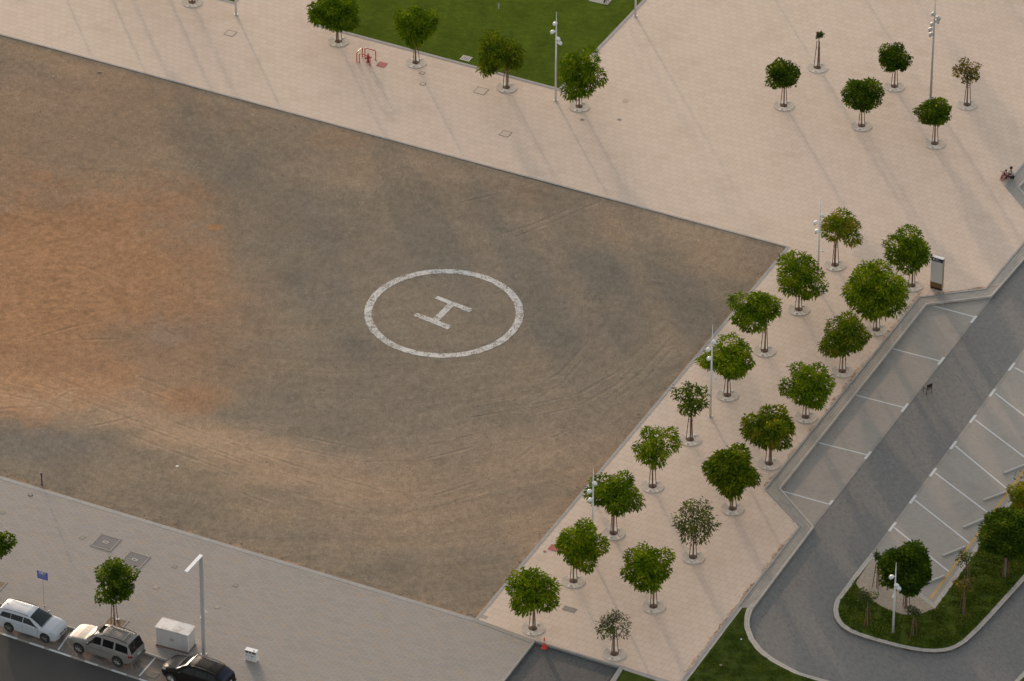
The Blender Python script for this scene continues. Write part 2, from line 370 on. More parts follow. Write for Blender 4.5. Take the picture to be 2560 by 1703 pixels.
def strip(name, outer, inner, z, mat, depth=.14, kind='structure', t0=0.0):
    """band between two matching polylines (world points), UV follows it"""
    mb = MB(); s = 0.0; vs = []; uv = []
    for i, (a, b) in enumerate(zip(outer, inner)):
        if i: s += ((Vector(a) + Vector(b)) / 2 - (Vector(outer[i - 1]) + Vector(inner[i - 1])) / 2).length
        w = (Vector(a) - Vector(b)).length
        vs += [(a[0], a[1], z), (b[0], b[1], z), (a[0], a[1], z), (a[0], a[1], z - depth), (b[0], b[1], z), (b[0], b[1], z - depth)]
        uv += [(s, t0), (s, t0 + w), (s, .05), (s, .05 + depth), (s, .05), (s, .05 + depth)]
    fs = []
    for i in range(len(outer) - 1):
        a = i * 6; b = a + 6; fs += [(a, a + 1, b + 1, b), (a + 2, b + 2, b + 3, a + 3), (a + 4, a + 5, b + 5, b + 4)]
    e = (len(outer) - 1) * 6; fs += [(2, 3, 5, 4), (e + 2, e + 4, e + 5, e + 3)]
    mb.add(vs, fs); mb.uv = uv
    me = mb.build(name, mat)
    bm = bmesh.new(); bm.from_mesh(me.data); bmesh.ops.recalc_face_normals(bm, faces=bm.faces); bm.to_mesh(me.data); bm.free()
    if kind: me['kind'] = kind
    return me
def offset(poly, w, closed=False):
    poly = [Vector((p[0], p[1], 0)) for p in poly]; n = len(poly); out = []
    for i in range(n):
        a = poly[i - 1] if (i > 0 or closed) else None; b = poly[i]; c = poly[(i + 1) % n] if (i < n - 1 or closed) else None
        d1 = (b - a).normalized() if a is not None else None; d2 = (c - b).normalized() if c is not None else None
        if d1 is None: d1 = d2
        if d2 is None: d2 = d1
        n1 = Vector((-d1.y, d1.x, 0)); n2 = Vector((-d2.y, d2.x, 0)); m = (n1 + n2).normalized(); k = w / max(.35, m.dot(n1)); out.append(b + m * k)
    return out
def PX(lst, z=0.0): return [G(x, y, z) for x, y in lst]
def line_on(name, a, b, w, z, mat):
    a = Vector((a[0], a[1], 0)); b = Vector((b[0], b[1], 0)); d = (b - a).normalized(); n = Vector((-d.y, d.x, 0)) * w / 2
    k = max(2, int((b - a).length / 1.0)); A = [a.lerp(b, i / k) + n for i in range(k + 1)]; B = [a.lerp(b, i / k) - n for i in range(k + 1)]
    return strip(name, A, B, z, mat, .003)

# ------------------------------------------------------------------ the setting
RL = -.13
ground = slab('ground', [(-900, -700), (900, -700), (900, 2600), (-900, 2600)], -.42, M['asphalt'], .2)
# sand rectangle in the grid frame
SV = -(G(1966, 618) - G(1184, 1545)).length
def vnoise(x, y, seed=0):
    """smooth lattice noise, about -1..1 (vectorised)"""
    xi = np.floor(x).astype(np.int64); yi = np.floor(y).astype(np.int64); fx = x - xi; fy = y - yi
    fx = fx * fx * (3 - 2 * fx); fy = fy * fy * (3 - 2 * fy)
    def h(a, b):
        n = (a * 374761393 + b * 668265263 + seed * 1442695041) & 0xffffffff
        n = ((n ^ (n >> 13)) * 1274126177) & 0xffffffff; n = n ^ (n >> 16); return (n & 0xffff) / 32767.5 - 1
    return (h(xi, yi) * (1 - fx) + h(xi + 1, yi) * fx) * (1 - fy) + (h(xi, yi + 1) * (1 - fx) + h(xi + 1, yi + 1) * fx) * fy
def fbm(x, y, o=4, seed=0, g=.55):
    r = 0; a = 1; t = 0
    for k in range(o): r = r + a * vnoise(x * 2 ** k + 17.3 * k, y * 2 ** k - 9.1 * k, seed + k); t += a; a *= g
    return r / t
def sand_field():
    P = [(40, 720, 11, 15, 0, 1.0), (250, 650, 8.5, 12, 0, .95), (430, 690, 5, 9, 0, .7), (120, 880, 8, 7, 0, .85), (420, 870, 5, 7, 0, .5), (20, 500, 5, 9, 0, .5), (330, 560, 5, 4, 0, .45), (200, 540, 7, 4, 0, .35), (560, 760, 4, 9, 0, .28), (480, 560, 6, 5, 0, .25), (540, 900, 4, 6, 0, .25), (150, 600, 9, 8, 0, .3),
         (538, 566, .7, .5, 0, 1.3), (700, 250, 1.0, 1.2, 0, .15), (850, 350, 2.6, 1.6, 0, .22), (102, 440, 1.3, 1.5, 0, .7), (80, 330, 14, 14, 0, .28), (480, 990, 3.0, 2.0, 0, .7), (60, 975, 7, 2.6, 2, .9), (200, 1000, 6, 2.2, 2, .7), (330, 1040, 5, 2.2, 2, .7), (480, 1090, 5, 2.2, 2, .7), (620, 1130, 5, 2.2, 2, .6), (760, 1180, 5, 2.4, 2, .5), (900, 1230, 5, 2.2, 2, .45),
         (420, 830, 1.9, 1.9, 1, 1.1), (180, 915, 1.0, .6, 1, .8), (232, 922, 1.0, .6, 1, .8), (15, 880, .8, .8, 1, .7), (30, 1100, 8, 3.0, 1, .55), (1230, 720, 15, 14, 1, .22), (900, 620, 10, 10, 1, .15), (1600, 850, 12, 12, 1, .12), (1330, 480, 1.3, 1.6, 0, .15), (900, 1050, 12, 6, 1, .2),  # the broad grey patches paint soft tree-crown shade into the sand colour
         (1300, 1150, 8, 5, 2, .25), (1000, 1250, 9, 6, 2, .3), (1600, 560, 9, 4, 2, .3), (1000, 420, 9, 3, 2, .22), (380, 170, 8, 2.0, 2, .3), (1800, 640, 5, 3, 2, .25), (1350, 1330, 3, 5, 2, .35), (1500, 1180, 3, 6, 2, .25)]
    du = .105; u0 = -82.0; nu = int(-u0 / du); nv = int(-SV / du)
    u, v = np.meshgrid(np.linspace(u0, 0, nu + 1), np.linspace(SV, 0, nv + 1), indexing='ij')
    x = O.x + u * U.x + v * V.x; y = O.y + u * U.y + v * V.y
    ch = [np.zeros_like(x) for _ in range(3)]
    wob = fbm(x * .22, y * .22, 3, 1) * .55 + fbm(x * .9, y * .9, 4, 2) * .45
    for a, b, hw, hh, k, st in P:
        c = G(a, b); d = np.sqrt(((x - c.x) / hw) ** 2 + ((y - c.y) / hh) ** 2)
        w = np.clip((1.45 + wob * .55 - d) / 1.15, 0, 1); w = w * w * (3 - 2 * w) * st; ch[k] = np.maximum(ch[k], w)
    # wheel-worn flow: rings round a point near the pad in the lower half, lines along the edges above
    c = G(880, 560); dx, dy = x - c.x, y - c.y; r = np.sqrt(dx ** 2 + dy ** 2); th = np.arctan2(dy, dx)
    ring = fbm(r * 1.5 + fbm(x * .1, y * .1, 2, 8) * 3, th * 3.0, 4, 5); edge = fbm(v * 1.3 + fbm(x * .12, y * .12, 2, 9) * 2.5, u * .16, 4, 6)
    mid = np.clip((-dy - 2 + 4 * fbm(x * .07, y * .07, 2, 3)) / 8, 0, 1); flow = ring * mid + edge * (1 - mid)
    lump = fbm(x * 1.1, y * .9, 4, 11); rough = np.clip(.35 + fbm(x * .13, y * .13, 3, 12) * 1.1, .1, 1)
    light = 1.05 + flow * .085 + lump * .09 * rough + fbm(x * 3.6, y * 2.5, 3, 50) * .17 + fbm(x * .18, y * .22, 3, 14) * .06
    h = fbm(x * .11, y * .11, 2, 21) * .035 + flow * .012 + lump * .010 * rough
    # single tyre tracks
    tr = [[(0, 842), (150, 850), (300, 845)], [(60, 850), (170, 818), (260, 800)], [(200, 660), (290, 700), (345, 740)], [(0, 1020), (110, 1015), (180, 975)], [(220, 1066), (300, 1050), (370, 1030)], [(1290, 1008), (1400, 1075), (1500, 1145)], [(1170, 1400), (1260, 1345), (1340, 1270)], [(1230, 1300), (1320, 1200), (1400, 1130)],
          [(1150, 505), (1250, 480), (1330, 455)], [(1200, 600), (1330, 560), (1420, 520)], [(1290, 590), (1400, 545), (1500, 500)], [(0, 905), (90, 925), (200, 965), (330, 1015), (480, 1070), (640, 1130), (800, 1180), (950, 1225), (1090, 1235), (1230, 1190), (1340, 1110)], [(0, 950), (120, 975), (260, 1030), (420, 1090), (600, 1155), (760, 1205), (930, 1250)],
          [(350, 940), (470, 985), (600, 1040), (760, 1090), (900, 1120), (1040, 1120), (1180, 1085)], [(1330, 1010), (1440, 985), (1540, 930), (1620, 850)], [(1380, 1060), (1500, 1010), (1600, 930), (1680, 840)], [(1180, 1010), (1300, 990), (1400, 930), (1470, 850)], [(640, 300), (700, 330), (760, 345)], [(300, 620), (380, 650), (470, 720)], [(1000, 1330), (1100, 1370), (1150, 1350)], [(600, 1230), (760, 1290), (900, 1330)]]
    for n, pl in enumerate(tr):
        W_ = [G(a, b) for a, b in pl]
        for off in ((0, 1.45) if n in (11, 12, 13, 14, 15, 16, 20) else (0,)):
            d = np.full_like(x, 9.0)
            for a, b in zip(W_[:-1], W_[1:]):
                ax, ay, bx, by = a.x, a.y - off, b.x, b.y - off; L2 = (bx - ax) ** 2 + (by - ay) ** 2
                t = np.clip(((x - ax) * (bx - ax) + (y - ay) * (by - ay)) / L2, 0, 1); d = np.minimum(d, np.hypot(x - ax - t * (bx - ax), y - ay - t * (by - ay)))
            d = d + fbm(x * .5, y * .5, 2, 31) * .10; k = np.clip(.7 + fbm(x * .25, y * .25, 2, 40 + n) * 1.2, 0, 1)
            h += (np.exp(-((d - .16) / .07) ** 2) * .010 - np.exp(-(d / .09) ** 2) * .010) * k; light += (np.exp(-((d - .17) / .09) ** 2) * .10 - np.exp(-(d / .09) ** 2) * .07) * k
    hb = np.exp(-(v - SV) / .8); h = h * (1 - .4 * hb) + .045 * hb * (.7 + fbm(x * 1.5, y * 1.5, 3, 33)); h = h + .03 * np.exp(v / .5)
    e2 = np.clip(np.exp(-(v - SV) / .28) * .7 + np.exp(u / .22) * .75, 0, 1) * (.5 + .9 * fbm(x * 2, y * 2, 2, 34)); ch[0] = np.maximum(ch[0] * .88, e2 * .8)
    ch[2] = np.maximum(ch[2], np.exp(v / 1.1) * .35)
    h += .022 * np.clip(ch[0], 0, 1) * rough * fbm(x * 2.6 + .8 * fbm(x, y, 2, 35), y * 3.4, 3, 36)
    light += np.clip(ch[0], 0, 1) * .24 * fbm(x * 2.9, y * 3.4, 4, 37)
    z = -.062 + h; n = x.size
    co = np.stack([x, y, z], -1).reshape(-1, 3)
    ii = np.arange(nu)[:, None] * (nv + 1) + np.arange(nv)[None]; F = np.stack([ii, ii + nv + 1, ii + nv + 2, ii + 1], -1).reshape(-1, 4).astype(np.int32)
    me = bpy.data.meshes.new('sand_field'); me.vertices.add(n); me.vertices.foreach_set('co', co.astype(np.float32).ravel())
    me.loops.add(F.size); me.loops.foreach_set('vertex_index', F.ravel()); me.polygons.add(len(F)); me.polygons.foreach_set('loop_start', np.arange(0, F.size, 4, dtype=np.int32)); me.polygons.foreach_set('loop_total', np.full(len(F), 4, dtype=np.int32))
    me.update(calc_edges=True); me.polygons.foreach_set('use_smooth', [True] * len(F)); me.materials.append(M['sand'])
    a = me.color_attributes.new('patch', 'FLOAT_COLOR', 'POINT'); col = np.stack([np.clip(c, 0, 1) for c in ch] + [np.ones_like(x)], -1); a.data.foreach_set('color', col.astype(np.float32).ravel())
    a = me.color_attributes.new('wear', 'FLOAT_COLOR', 'POINT'); lt = np.clip(light, .4, 1.7) * .5; a.data.foreach_set('color', np.stack([lt, lt, lt, np.ones_like(x)], -1).astype(np.float32).ravel())
    o = bpy.data.objects.new('sand_field', me); COL.objects.link(o); tag(o, kind='structure'); return o
sand_field()

TOPS = .2724; BOTS = .3106
c1 = (1966, 618); c2 = (1184, 1545)
OB = [(2860, 50), (2511.4, 465), (2594.7, 562.5), (2463.5, 721), (2297, 742), (1910, 1222.3), (1997.7, 1315.4), (1840, 1519)]
IB = [(2890, 62), (2547.7, 468.7), (2632, 565), (2479, 741.3), (2316, 761), (1951.5, 1221), (2035, 1317.3), (1884, 1519)]
plaza_px = [(-900, -161.7), (-900, -1500), (3600, -1500), (3600, -830)] + OB[:-1] + [(1808, 1560), (1702, 1703), (1697, 1711), (1559, 1665.5), (1551, 1664), (1334.7, 1599.7)]
SANDR = [W(0, 0), W(0, SV)]
def dense(a, b, step=2.0):
    k = max(1, int((Vector(b) - Vector(a)).length / step)); return [Vector(a).lerp(Vector(b), i / k) for i in range(k + 1)]
slab('plaza_paving', [W(-140, 0)] + PX(plaza_px[1:]) + [W(0, SV), W(0, 0)], 0.0, M['plaza'], .3)
# grey brick sidewalk on the street side
kl = lambda x: (x, 1505.8 + .3363 * x)
kd = (G(*kl(1100)) - G(*kl(-100))).normalized()
slab('sidewalk', [W(0, SV), W(-140, SV), G(*kl(-900)), G(*kl(1020)), G(1175, 1806), G(1254.4, 1703), G(1334.7, 1599.7)], 0.0, M['sidewalk'], .3,
     uvf=lambda p: ((p - O).dot(kd), (p - O).dot(Vector((-kd.y, kd.x, 0)))))
# borders
strip('sand_edging', dense(W(0, .004), W(0, SV), 1), dense(W(.21, .004), W(.21, SV), 1), .012, M['kerb_grey'], .10)
strip('sand_edging', dense(W(-120, 0), W(.21, 0), 1), dense(W(-120, .15), W(.21, .15), 1), .010, M['kerb_grey'], .10)
strip('sidewalk_edging', dense(W(-120, SV), W(0, SV), 1), dense(W(-120, SV - .33), W(0, SV - .33), 1), .006, M['kerb_grey'], .10)
strip('sidewalk_edging', dense(W(.02, SV) , G(1334.7, 1599.7), 1), dense(G(1176, 1550.5), G(1326, 1607), 1), .0095, M['flush'], .02)
# street parking strip, kerb and asphalt
sk = offset([G(*kl(-900)), G(*kl(1020))], -.14)
strip('street_kerb', dense(G(*kl(-900)), G(*kl(1020)), 1), dense(sk[0], sk[1], 1), .008, M['kerb'], .16)
el = lambda x: (x, 1580 + .3304 * x)
slab('street_parking_bay', [G(*kl(-900)), G(*kl(1020)), G(*el(1100), RL), G(*el(-900), RL)], RL, M['street_bay'], .2,
     uvf=lambda p: ((p - O).dot(Vector((-kd.y, kd.x, 0))), (p - O).dot(kd)))
ed = (G(*el(1100), RL) - G(*el(-900), RL)).normalized(); en = Vector((-ed.y, ed.x, 0))
strip('street_edge_strip', dense(G(*el(-900), RL), G(*el(1100), RL), 1), dense(G(*el(-900), RL) - en * .2, G(*el(1100), RL) - en * .2, 1), RL + .006, M['flush'], .05)
for a, b in ((-60, 0), (9, 45), (76, 112), (125, 179.7), (213.6, 247.5), (281, 318), (350, 372)):
    strip('painted_kerb_line', dense(G(*el(a), RL) - en * .03, G(*el(b), RL) - en * .03, 1), dense(G(*el(a), RL) - en * .19, G(*el(b), RL) - en * .19, 1), RL + .010, M['line'], .003)
slab('road', [G(*el(-900), RL) - en * .2, G(*el(1100), RL) - en * .2, G(1300, 2500), G(-900, 2500)], RL - .004, M['asphalt'], .2)
for a, b in (((175, 1582.7), (145.4, 1625)), ((394.2, 1637.7), (348, 1690.4)), ((-28, 1517), (-62, 1556))):
    line_on('parking_line', G(*a, RL), G(*b, RL), .11, RL + .005, M['line'])
# band of border blocks beside the car park
ob_w = PX(OB); ib_w = PX(IB)
def densepair(a, b, step=1.0):
    A = [a[0]]; B = [b[0]]
    for i in range(len(a) - 1):
        k = max(1, int((a[i + 1] - a[i]).length / step))
        for j in range(1, k + 1): A.append(a[i].lerp(a[i + 1], j / k)); B.append(b[i].lerp(b[i + 1], j / k))
    return A, B
A, B = densepair(ob_w, ib_w)
strip('paved_border', A, B, .003, M['band'], .3)
def lerp_pts(A, B, t): return [a.lerp(b, t) for a, b in zip(A, B)]
strip('border_kerb', A, lerp_pts(A, B, .13), .03, M['kerb_grey'], .03)
strip('border_kerb', lerp_pts(A, B, .86), lerp_pts(A, B, 1.004), .022, M['kerb'], .2)
A2, B2 = densepair(PX([(1840, 1519), (1702, 1703), (1660, 1760)]), PX([(1856, 1519), (1717, 1703), (1676, 1760)]))
strip('lawn_edging', A2, B2, .008, M['kerb'], .1)
strip('lawn_edging', A2, lerp_pts(A2, B2, .4), .03, M['kerb_grey'], .03)
# car park surfaces
slab('driveway', PX([(1600, 1900), (3600, 1900), (3600, -300), (2500, 300), (1850, 1200)], RL), RL, M['drive'], .2,
     uvf=lambda p: (p.x * .93 + p.y * .36, -p.x * .36 + p.y * .93))
slab('parking_bays', PX([(2479, 744), (2033, 1317.5), (1940, 1218), (2306, 751)], RL), RL + .004, M['bay'], .1)
slab('parking_bays', PX([(2548, 468), (2632, 565), (2750, 420), (2660, 330)], RL), RL + .004, M['bay'], .1)
slab('parking_bays', PX([(2177, 1396), (2189, 1385), (2334, 1512), (2560, 1202), (2900, 736), (2900, 426)], RL), RL + .004, M['bay'], .1)
STRIPS = []
def flush(a, b, side):
    a = G(*a, RL); b = G(*b, RL); d = (b - a).normalized(); n = Vector((-d.y, d.x, 0)) * side
    strip('flush_kerb', dense(a, b, 1), dense(a + n * .2, b + n * .2, 1), RL + .010, M['flush'], .03)
    STRIPS.append((a, d, n))
flush((2481, 744), (2035, 1317.3), -1); flush((2900, 426), (2177, 1396), -1)
def whitemark(a, b, side=-1):
    a = G(*a, RL); b = G(*b, RL); best = min(STRIPS, key=lambda q: abs((a - q[0]).dot(q[2]))); o_, d, n = best
    pa = o_ + d * (a - o_).dot(d) + n * .01; pb = o_ + d * (b - o_).dot(d) + n * .01
    strip('painted_kerb_line', [pa, pb], [pa + n * .19, pb + n * .19], RL + .014, M['line'], .003)
zz = zf(2300, 780, .22968); zy = zf(2200, 1100, .19132)
for a, b in ((z4(1740, 740), z4(2036, 818)), (z4(1495, 1025), z4(1802, 1105)), (z4(1255, 1328), z4(1572, 1410)), (z5(1005, 18), z5(1322, 98)), (z5(775, 335), z5(1086, 422)),
             (zy(985, 80), zy(1685, 660)), (zy(720, 432), zy(1440, 975)), (zy(455, 787), zy(1175, 1355)), (zy(185, 1145), z5(1850, 855)), (zz(820, 887), (2745, 1180)), (zz(1030, 607), (2840, 1080)), (zz(600, 1175), zz(1560, 1900))):
    line_on('parking_line', G(*a, RL), G(*b, RL), .115, RL + .008, M['line'])
for a, b in ((z4(2046, 812), z4(2012, 856)), (z4(1835, 1083), z4(1798, 1131)), (z4(1602, 1386), z4(1558, 1438)), (z5(1352, 78), z5(1310, 126)), (z5(1106, 396), z5(1083, 424)),
             (zz(1050, 563), zz(988, 645)), (zz(842, 845), zz(775, 925)), (zz(630, 1128), zz(558, 1212)), (zz(410, 1413), zz(343, 1497)), (zy(752, 376), zy(668, 480)), (zy(488, 730), zy(400, 835)), (zy(218, 1082), zy(130, 1198))):
    whitemark(a, b)
line_on('yellow_parking_line', G(2325.4, 1498, RL), G(2900, 711, RL), .15, RL + .008, M['yellow'])
# kerbed island
isl = [(2334, 1508), (2200, 1402.7), (2190, 1394.8), (2178.2, 1385.5), (2165, 1402.5), (2135, 1441), (2100, 1488.6), (2090, 1501), (2085, 1514), (2082.8, 1528), (2086, 1546), (2092, 1558), (2103, 1571), (2120, 1582), (2140, 1590.5), (2160, 1598), (2195, 1608), (2229, 1617.3), (2256, 1624), (2283, 1629.5), (2310, 1633.3), (2337, 1634.5), (2360, 1633), (2379, 1629), (2399, 1620), (2417.7, 1607.7), (2448, 1579), (2479, 1546), (2560, 1456), (2900, 1067), (2900, 732), (2560, 1198)]
isl_w = [G(x, y, RL if i not in (0, 1, 30, 31) else 0) for i, (x, y) in enumerate(isl)]
slab('island_bed', isl_w, -.012, M['soil'], .25)
ins = offset(isl_w, .32, True)
if (Vector(ins[10]) - Vector(isl_w[14])).length > 0:
    pass
ctr = G(2260, 1560)
if (ins[12] - ctr).length > (isl_w[12] - ctr).length: ins = offset(isl_w, -.32, True)
Ak, Bk = densepair([Vector((p.x, p.y, 0)) for p in isl_w] + [Vector((isl_w[0].x, isl_w[0].y, 0))], ins + [ins[0]], .5)
strip('island_kerb', Ak, Bk, .012, M['kerb'], .16)
strip('island_kerb', lerp_pts(Ak, Bk, .38), lerp_pts(Ak, Bk, .44), .015, M['kerb_grey'], .003)
grav_edge = [(2137.5, 1460), (2147, 1472), (2159, 1483), (2172, 1495), (2185.7, 1506), (2205, 1518), (2225, 1527), (2241, 1533), (2257, 1537), (2272, 1539), (2287.5, 1538.6), (2302, 1536), (2314, 1532), (2326, 1527), (2335.7, 1522.5)]
lawn_in = [ins[i] for i in range(6, 30)]
slab('island_lawn', PX(grav_edge)[::-1] + [ins[5]] + lawn_in + [ins[30], ins[31], ins[0]], .0, M['lawn_c'], .05)
slab('gravel_bed', PX(grav_edge) + [ins[0], ins[1], ins[2], ins[3], ins[4]], .006, M['gravel'], .05)
strip('gravel_edging', PX(grav_edge), offset(PX(grav_edge), .05), .02, M['coverline'], .03)
# lawn beside the driveway with its curved kerb
ko = [(1890.8, 1509.6), (1881, 1525), (1875.4, 1542), (1873.5, 1556), (1875, 1569), (1885, 1596), (1904, 1621), (1923, 1638), (1944.6, 1652), (1970, 1666), (1998.5, 1681), (2035, 1692), (2075, 1703), (2140, 1719), (2300, 1755)]
ki = [(1878, 1509), (1866, 1523), (1861.5, 1540), (1860, 1553), (1861, 1570), (1872, 1600), (1890, 1624), (1908, 1640), (1930, 1655), (1957, 1669.5), (1986, 1684), (2020, 1695.5), (2060, 1707), (2130, 1727), (2290, 1765)]
slab('lawn', PX([(1856, 1519), (1866, 1521)] + ki[2:] + [(2290, 1900), (1600, 1900), (1676, 1760), (1717, 1703)]), .0, M['lawn_b'], .1)
A3, B3 = densepair(PX(ko), PX(ki), .5); strip('driveway_kerb', A3, B3, .012, M['kerb'], .16)
strip('driveway_kerb', lerp_pts(A3, B3, .40), lerp_pts(A3, B3, .48), .015, M['kerb_grey'], .003)
slab('lawn', PX([(2548.6, 1703), (2560, 1692), (2750, 1490), (2900, 1800), (2500, 1800)]), .0, M['lawn_b'], .1)
A4, B4 = densepair(PX([(2445, 1800), (2536, 1703), (2560, 1677.6), (2750, 1474)]), PX([(2460, 1800), (2548.6, 1703), (2560, 1692), (2762, 1474)])); strip('driveway_kerb', A4, B4, .012, M['kerb'], .16)
# dark service ramp and small lawn at the bottom
slab('service_ramp', PX([(1338, 1607), (1544.3, 1672), (1400, 1860), (1140, 1860), (1260, 1703)], RL), RL, M['ramp'], .2, uvf=lambda p: (uv_of(p)[1], uv_of(p)[0]))
for a, b in (([(1334.7, 1599.7), (1254.4, 1703), (1175, 1806)], [(1338.8, 1602), (1260.5, 1703), (1182, 1806)]),
             ([(1334.7, 1599.7), (1551, 1664)], [(1336.5, 1603), (1549, 1667.5)]),
             ([(1551, 1664), (1524.6, 1703), (1470, 1775)], [(1558.5, 1672), (1540, 1703), (1485, 1775)])):
    Aq, Bq = densepair(PX(a), PX(b)); strip('ramp_kerb', Aq, Bq, .012 + .004 * len(a) + (.003 if a[0][0] > 1500 else 0), M['kerb_grey'], .2)
slab('lawn', PX([(1558.5, 1675), (1640, 1703), (1690, 1719), (1640, 1790), (1485, 1775), (1540, 1703)]), .0, M['lawn_b'], .2)
Aq, Bq = densepair(PX([(1551, 1664), (1675.7, 1703), (1697, 1710)]), PX([(1558.5, 1675), (1660, 1708), (1690, 1717)])); strip('lawn_edging', Aq, Bq, .012, M['kerb_grey'], .1)
# upper lawn
lw = [(796, 61), (1396.7, 221), (1607, 0), (2050, -470), (1250, -640)]
slab('lawn', PX(lw), .012, M['lawn_a'], .1)
lo = PX(lw); ke = offset([lo[4], lo[0], lo[1], lo[2], lo[3]], -.24)
if (ke[1] - lo[1]).length > (lo[0] - lo[1]).length + 0 and False: pass
cen = G(1300, 60)
if (ke[2] - cen).length < (lo[1] - cen).length: ke = offset([lo[4], lo[0], lo[1], lo[2], lo[3]], .24)
Aq, Bq = densepair([lo[4], lo[0], lo[1], lo[2], lo[3]], ke); strip('lawn_edging', Aq, Bq, .02, M['kerb_grey'], .1)
slab('lawn', PX([(586, 5.6), (560, -2), (500, -18), (700, -230), (760, -190)]), .012, M['lawn_a'], .1)
Aq, Bq = densepair(PX([(500, -18), (586, 5.6), (760, -190)]), PX([(496, -14), (587, 10), (766, -190)])); strip('lawn_edging', Aq, Bq, .02, M['kerb_grey'], .1)
# helipad
def helipad():
    pts = np.array([G(*( 860 + x * .21213, 640 + y * .21213), -.06)[:2] for x, y in ((235, 660), (2112, 680), (1215, 155), (1215, 1200), (430, 375), (430, 1005), (1850, 305), (1900, 1010))])
    A = np.c_[2 * pts, np.ones(len(pts))]; s = np.linalg.lstsq(A, (pts ** 2).sum(1), rcond=None)[0]; c = Vector((s[0], s[1], 0)); rr = math.sqrt(s[2] + s[0] ** 2 + s[1] ** 2)
    rnd = random.Random(3); mb = MB(); n = 180; vs = []
    for i in range(n + 1):
        t = 2 * math.pi * i / n
        for r in (rr + rnd.uniform(-.03, .02), rr - .27, rr - .54 + rnd.uniform(-.02, .03)):
            x, y = c.x + math.cos(t) * r, c.y + math.sin(t) * r; vs.append((x, y, 0))
    mb.add(vs, [(i * 3 + k, i * 3 + k + 1, i * 3 + k + 4, i * 3 + k + 3) for i in range(n) for k in range(2)])
    hz = zf(860, 640, .21213)
    Hq = [[(1060, 500), (1105, 475), (1520, 632), (1475, 670)], [(820, 708), (862, 672), (1275, 828), (1220, 868)], [(1245, 545), (1310, 575), (1120, 770), (1045, 745)]]
    for q in Hq:
        P = [G(*hz(x, y), -.07) for x, y in q]; k = 14
        vs = []
        for i in range(k + 1):
            a = P[0].lerp(P[3], i / k) if q is not Hq[2] else P[0].lerp(P[3], i / k); b = P[1].lerp(P[2], i / k)
            for j in range(4): vs.append(a.lerp(b, j / 3))
        mb.add(vs, [(i * 4 + j, i * 4 + j + 1, (i + 1) * 4 + j + 1, (i + 1) * 4 + j) for i in range(k) for j in range(3)])
    o = mb.build('helipad_marking', M['helipaint']); o['kind'] = 'structure'
    # drape on the sand
    from mathutils.bvhtree import BVHTree
    so_ = bpy.data.objects['sand_field'].data; bv = BVHTree.FromPolygons([v.co for v in so_.vertices], [p.vertices[:] for p in so_.polygons])
    for v in o.data.vertices:
        h = bv.ray_cast(Vector((v.co.x, v.co.y, 2)), Vector((0, 0, -1)))[0]
        v.co.z = (h.z if h else -.07) + .012
    return bv
SAND_BVH = helipad()
# tyre tracks / thin furrows: slight ridges of pale sand
def sand_z(x, y):
    h = SAND_BVH.ray_cast(Vector((x, y, 2)), Vector((0, 0, -1)))[0]; return h.z if h else -.07

# ------------------------------------------------------------------ trees
SIN, COS = math.sin(PITCH), math.cos(PITCH)
def leaf_mesh(name, parent, pos, dirs, kind, rnd, mat, size, tints):
    """many small leaves in one crown mesh (numpy)"""
    n = len(pos); pos = np.asarray(pos); d = np.asarray(dirs)
    d /= np.linalg.norm(d, axis=1)[:, None] + 1e-9
    up = np.array([0, 0, 1.0]); side = np.cross(d, up); side /= np.linalg.norm(side, axis=1)[:, None] + 1e-6
    sz = size * rnd.uniform(.7, 1.25, n)[:, None]
    roll = rnd.uniform(-.5, .5, n)[:, None]
    nor = np.cross(side, d); side2 = side * np.cos(roll) + nor * np.sin(roll)
    vs = []; F = []
    if kind == 'frond':      # arching pinnate leaf: strip of three segments with drooping tip
        T = [0, .38, .72, 1.0]; Wd = [.08, .20, .17, .03]; droop = [0, -.02, -.15, -.40]
        P = []
        for tt, w, dr in zip(T, Wd, droop):
            c = pos + d * sz * tt + up * sz * dr
            P += [c - side2 * sz * w - up * sz * .05, c + up * sz * .03, c + side2 * sz * w - up * sz * .05]
        vs = np.stack(P, 1).reshape(-1, 3); k = 12
        base = [(0, 1, 4, 3), (1, 2, 5, 4), (3, 4, 7, 6), (4, 5, 8, 7), (6, 7, 10, 9), (7, 8, 11, 10)]
    else:                    # broad leaf: folded rhombus
        P = [pos, pos + d * sz * .5 - side2 * sz * .34, pos + d * sz - up * sz * .12, pos + d * sz * .5 + side2 * sz * .34, pos + d * sz * .5 - nor * sz * .07]
        vs = np.stack(P, 1).reshape(-1, 3); k = 5
        base = [(0, 1, 2, 4), (0, 4, 2, 3)]
    o = np.arange(n) * k
    F = (o[:, None, None] + np.array(base)[None]).reshape(-1, 4)
    me = bpy.data.meshes.new(name); me.vertices.add(len(vs)); me.vertices.foreach_set('co', vs.astype(np.float32).ravel())
    me.loops.add(F.size); me.loops.foreach_set('vertex_index', F.astype(np.int32).ravel())
    me.polygons.add(len(F)); me.polygons.foreach_set('loop_start', np.arange(0, F.size, 4, dtype=np.int32)); me.polygons.foreach_set('loop_total', np.full(len(F), 4, dtype=np.int32))
    me.update(calc_edges=True)
    a = me.color_attributes.new('tint', 'FLOAT_COLOR', 'POINT'); c = np.repeat(tints, k); a.data.foreach_set('color', np.stack([c, c, c, np.ones_like(c)], 1).astype(np.float32).ravel())
    me.materials.append(mat); o = bpy.data.objects.new(name, me); COL.objects.link(o); o.parent = parent
    return o
TREES = []
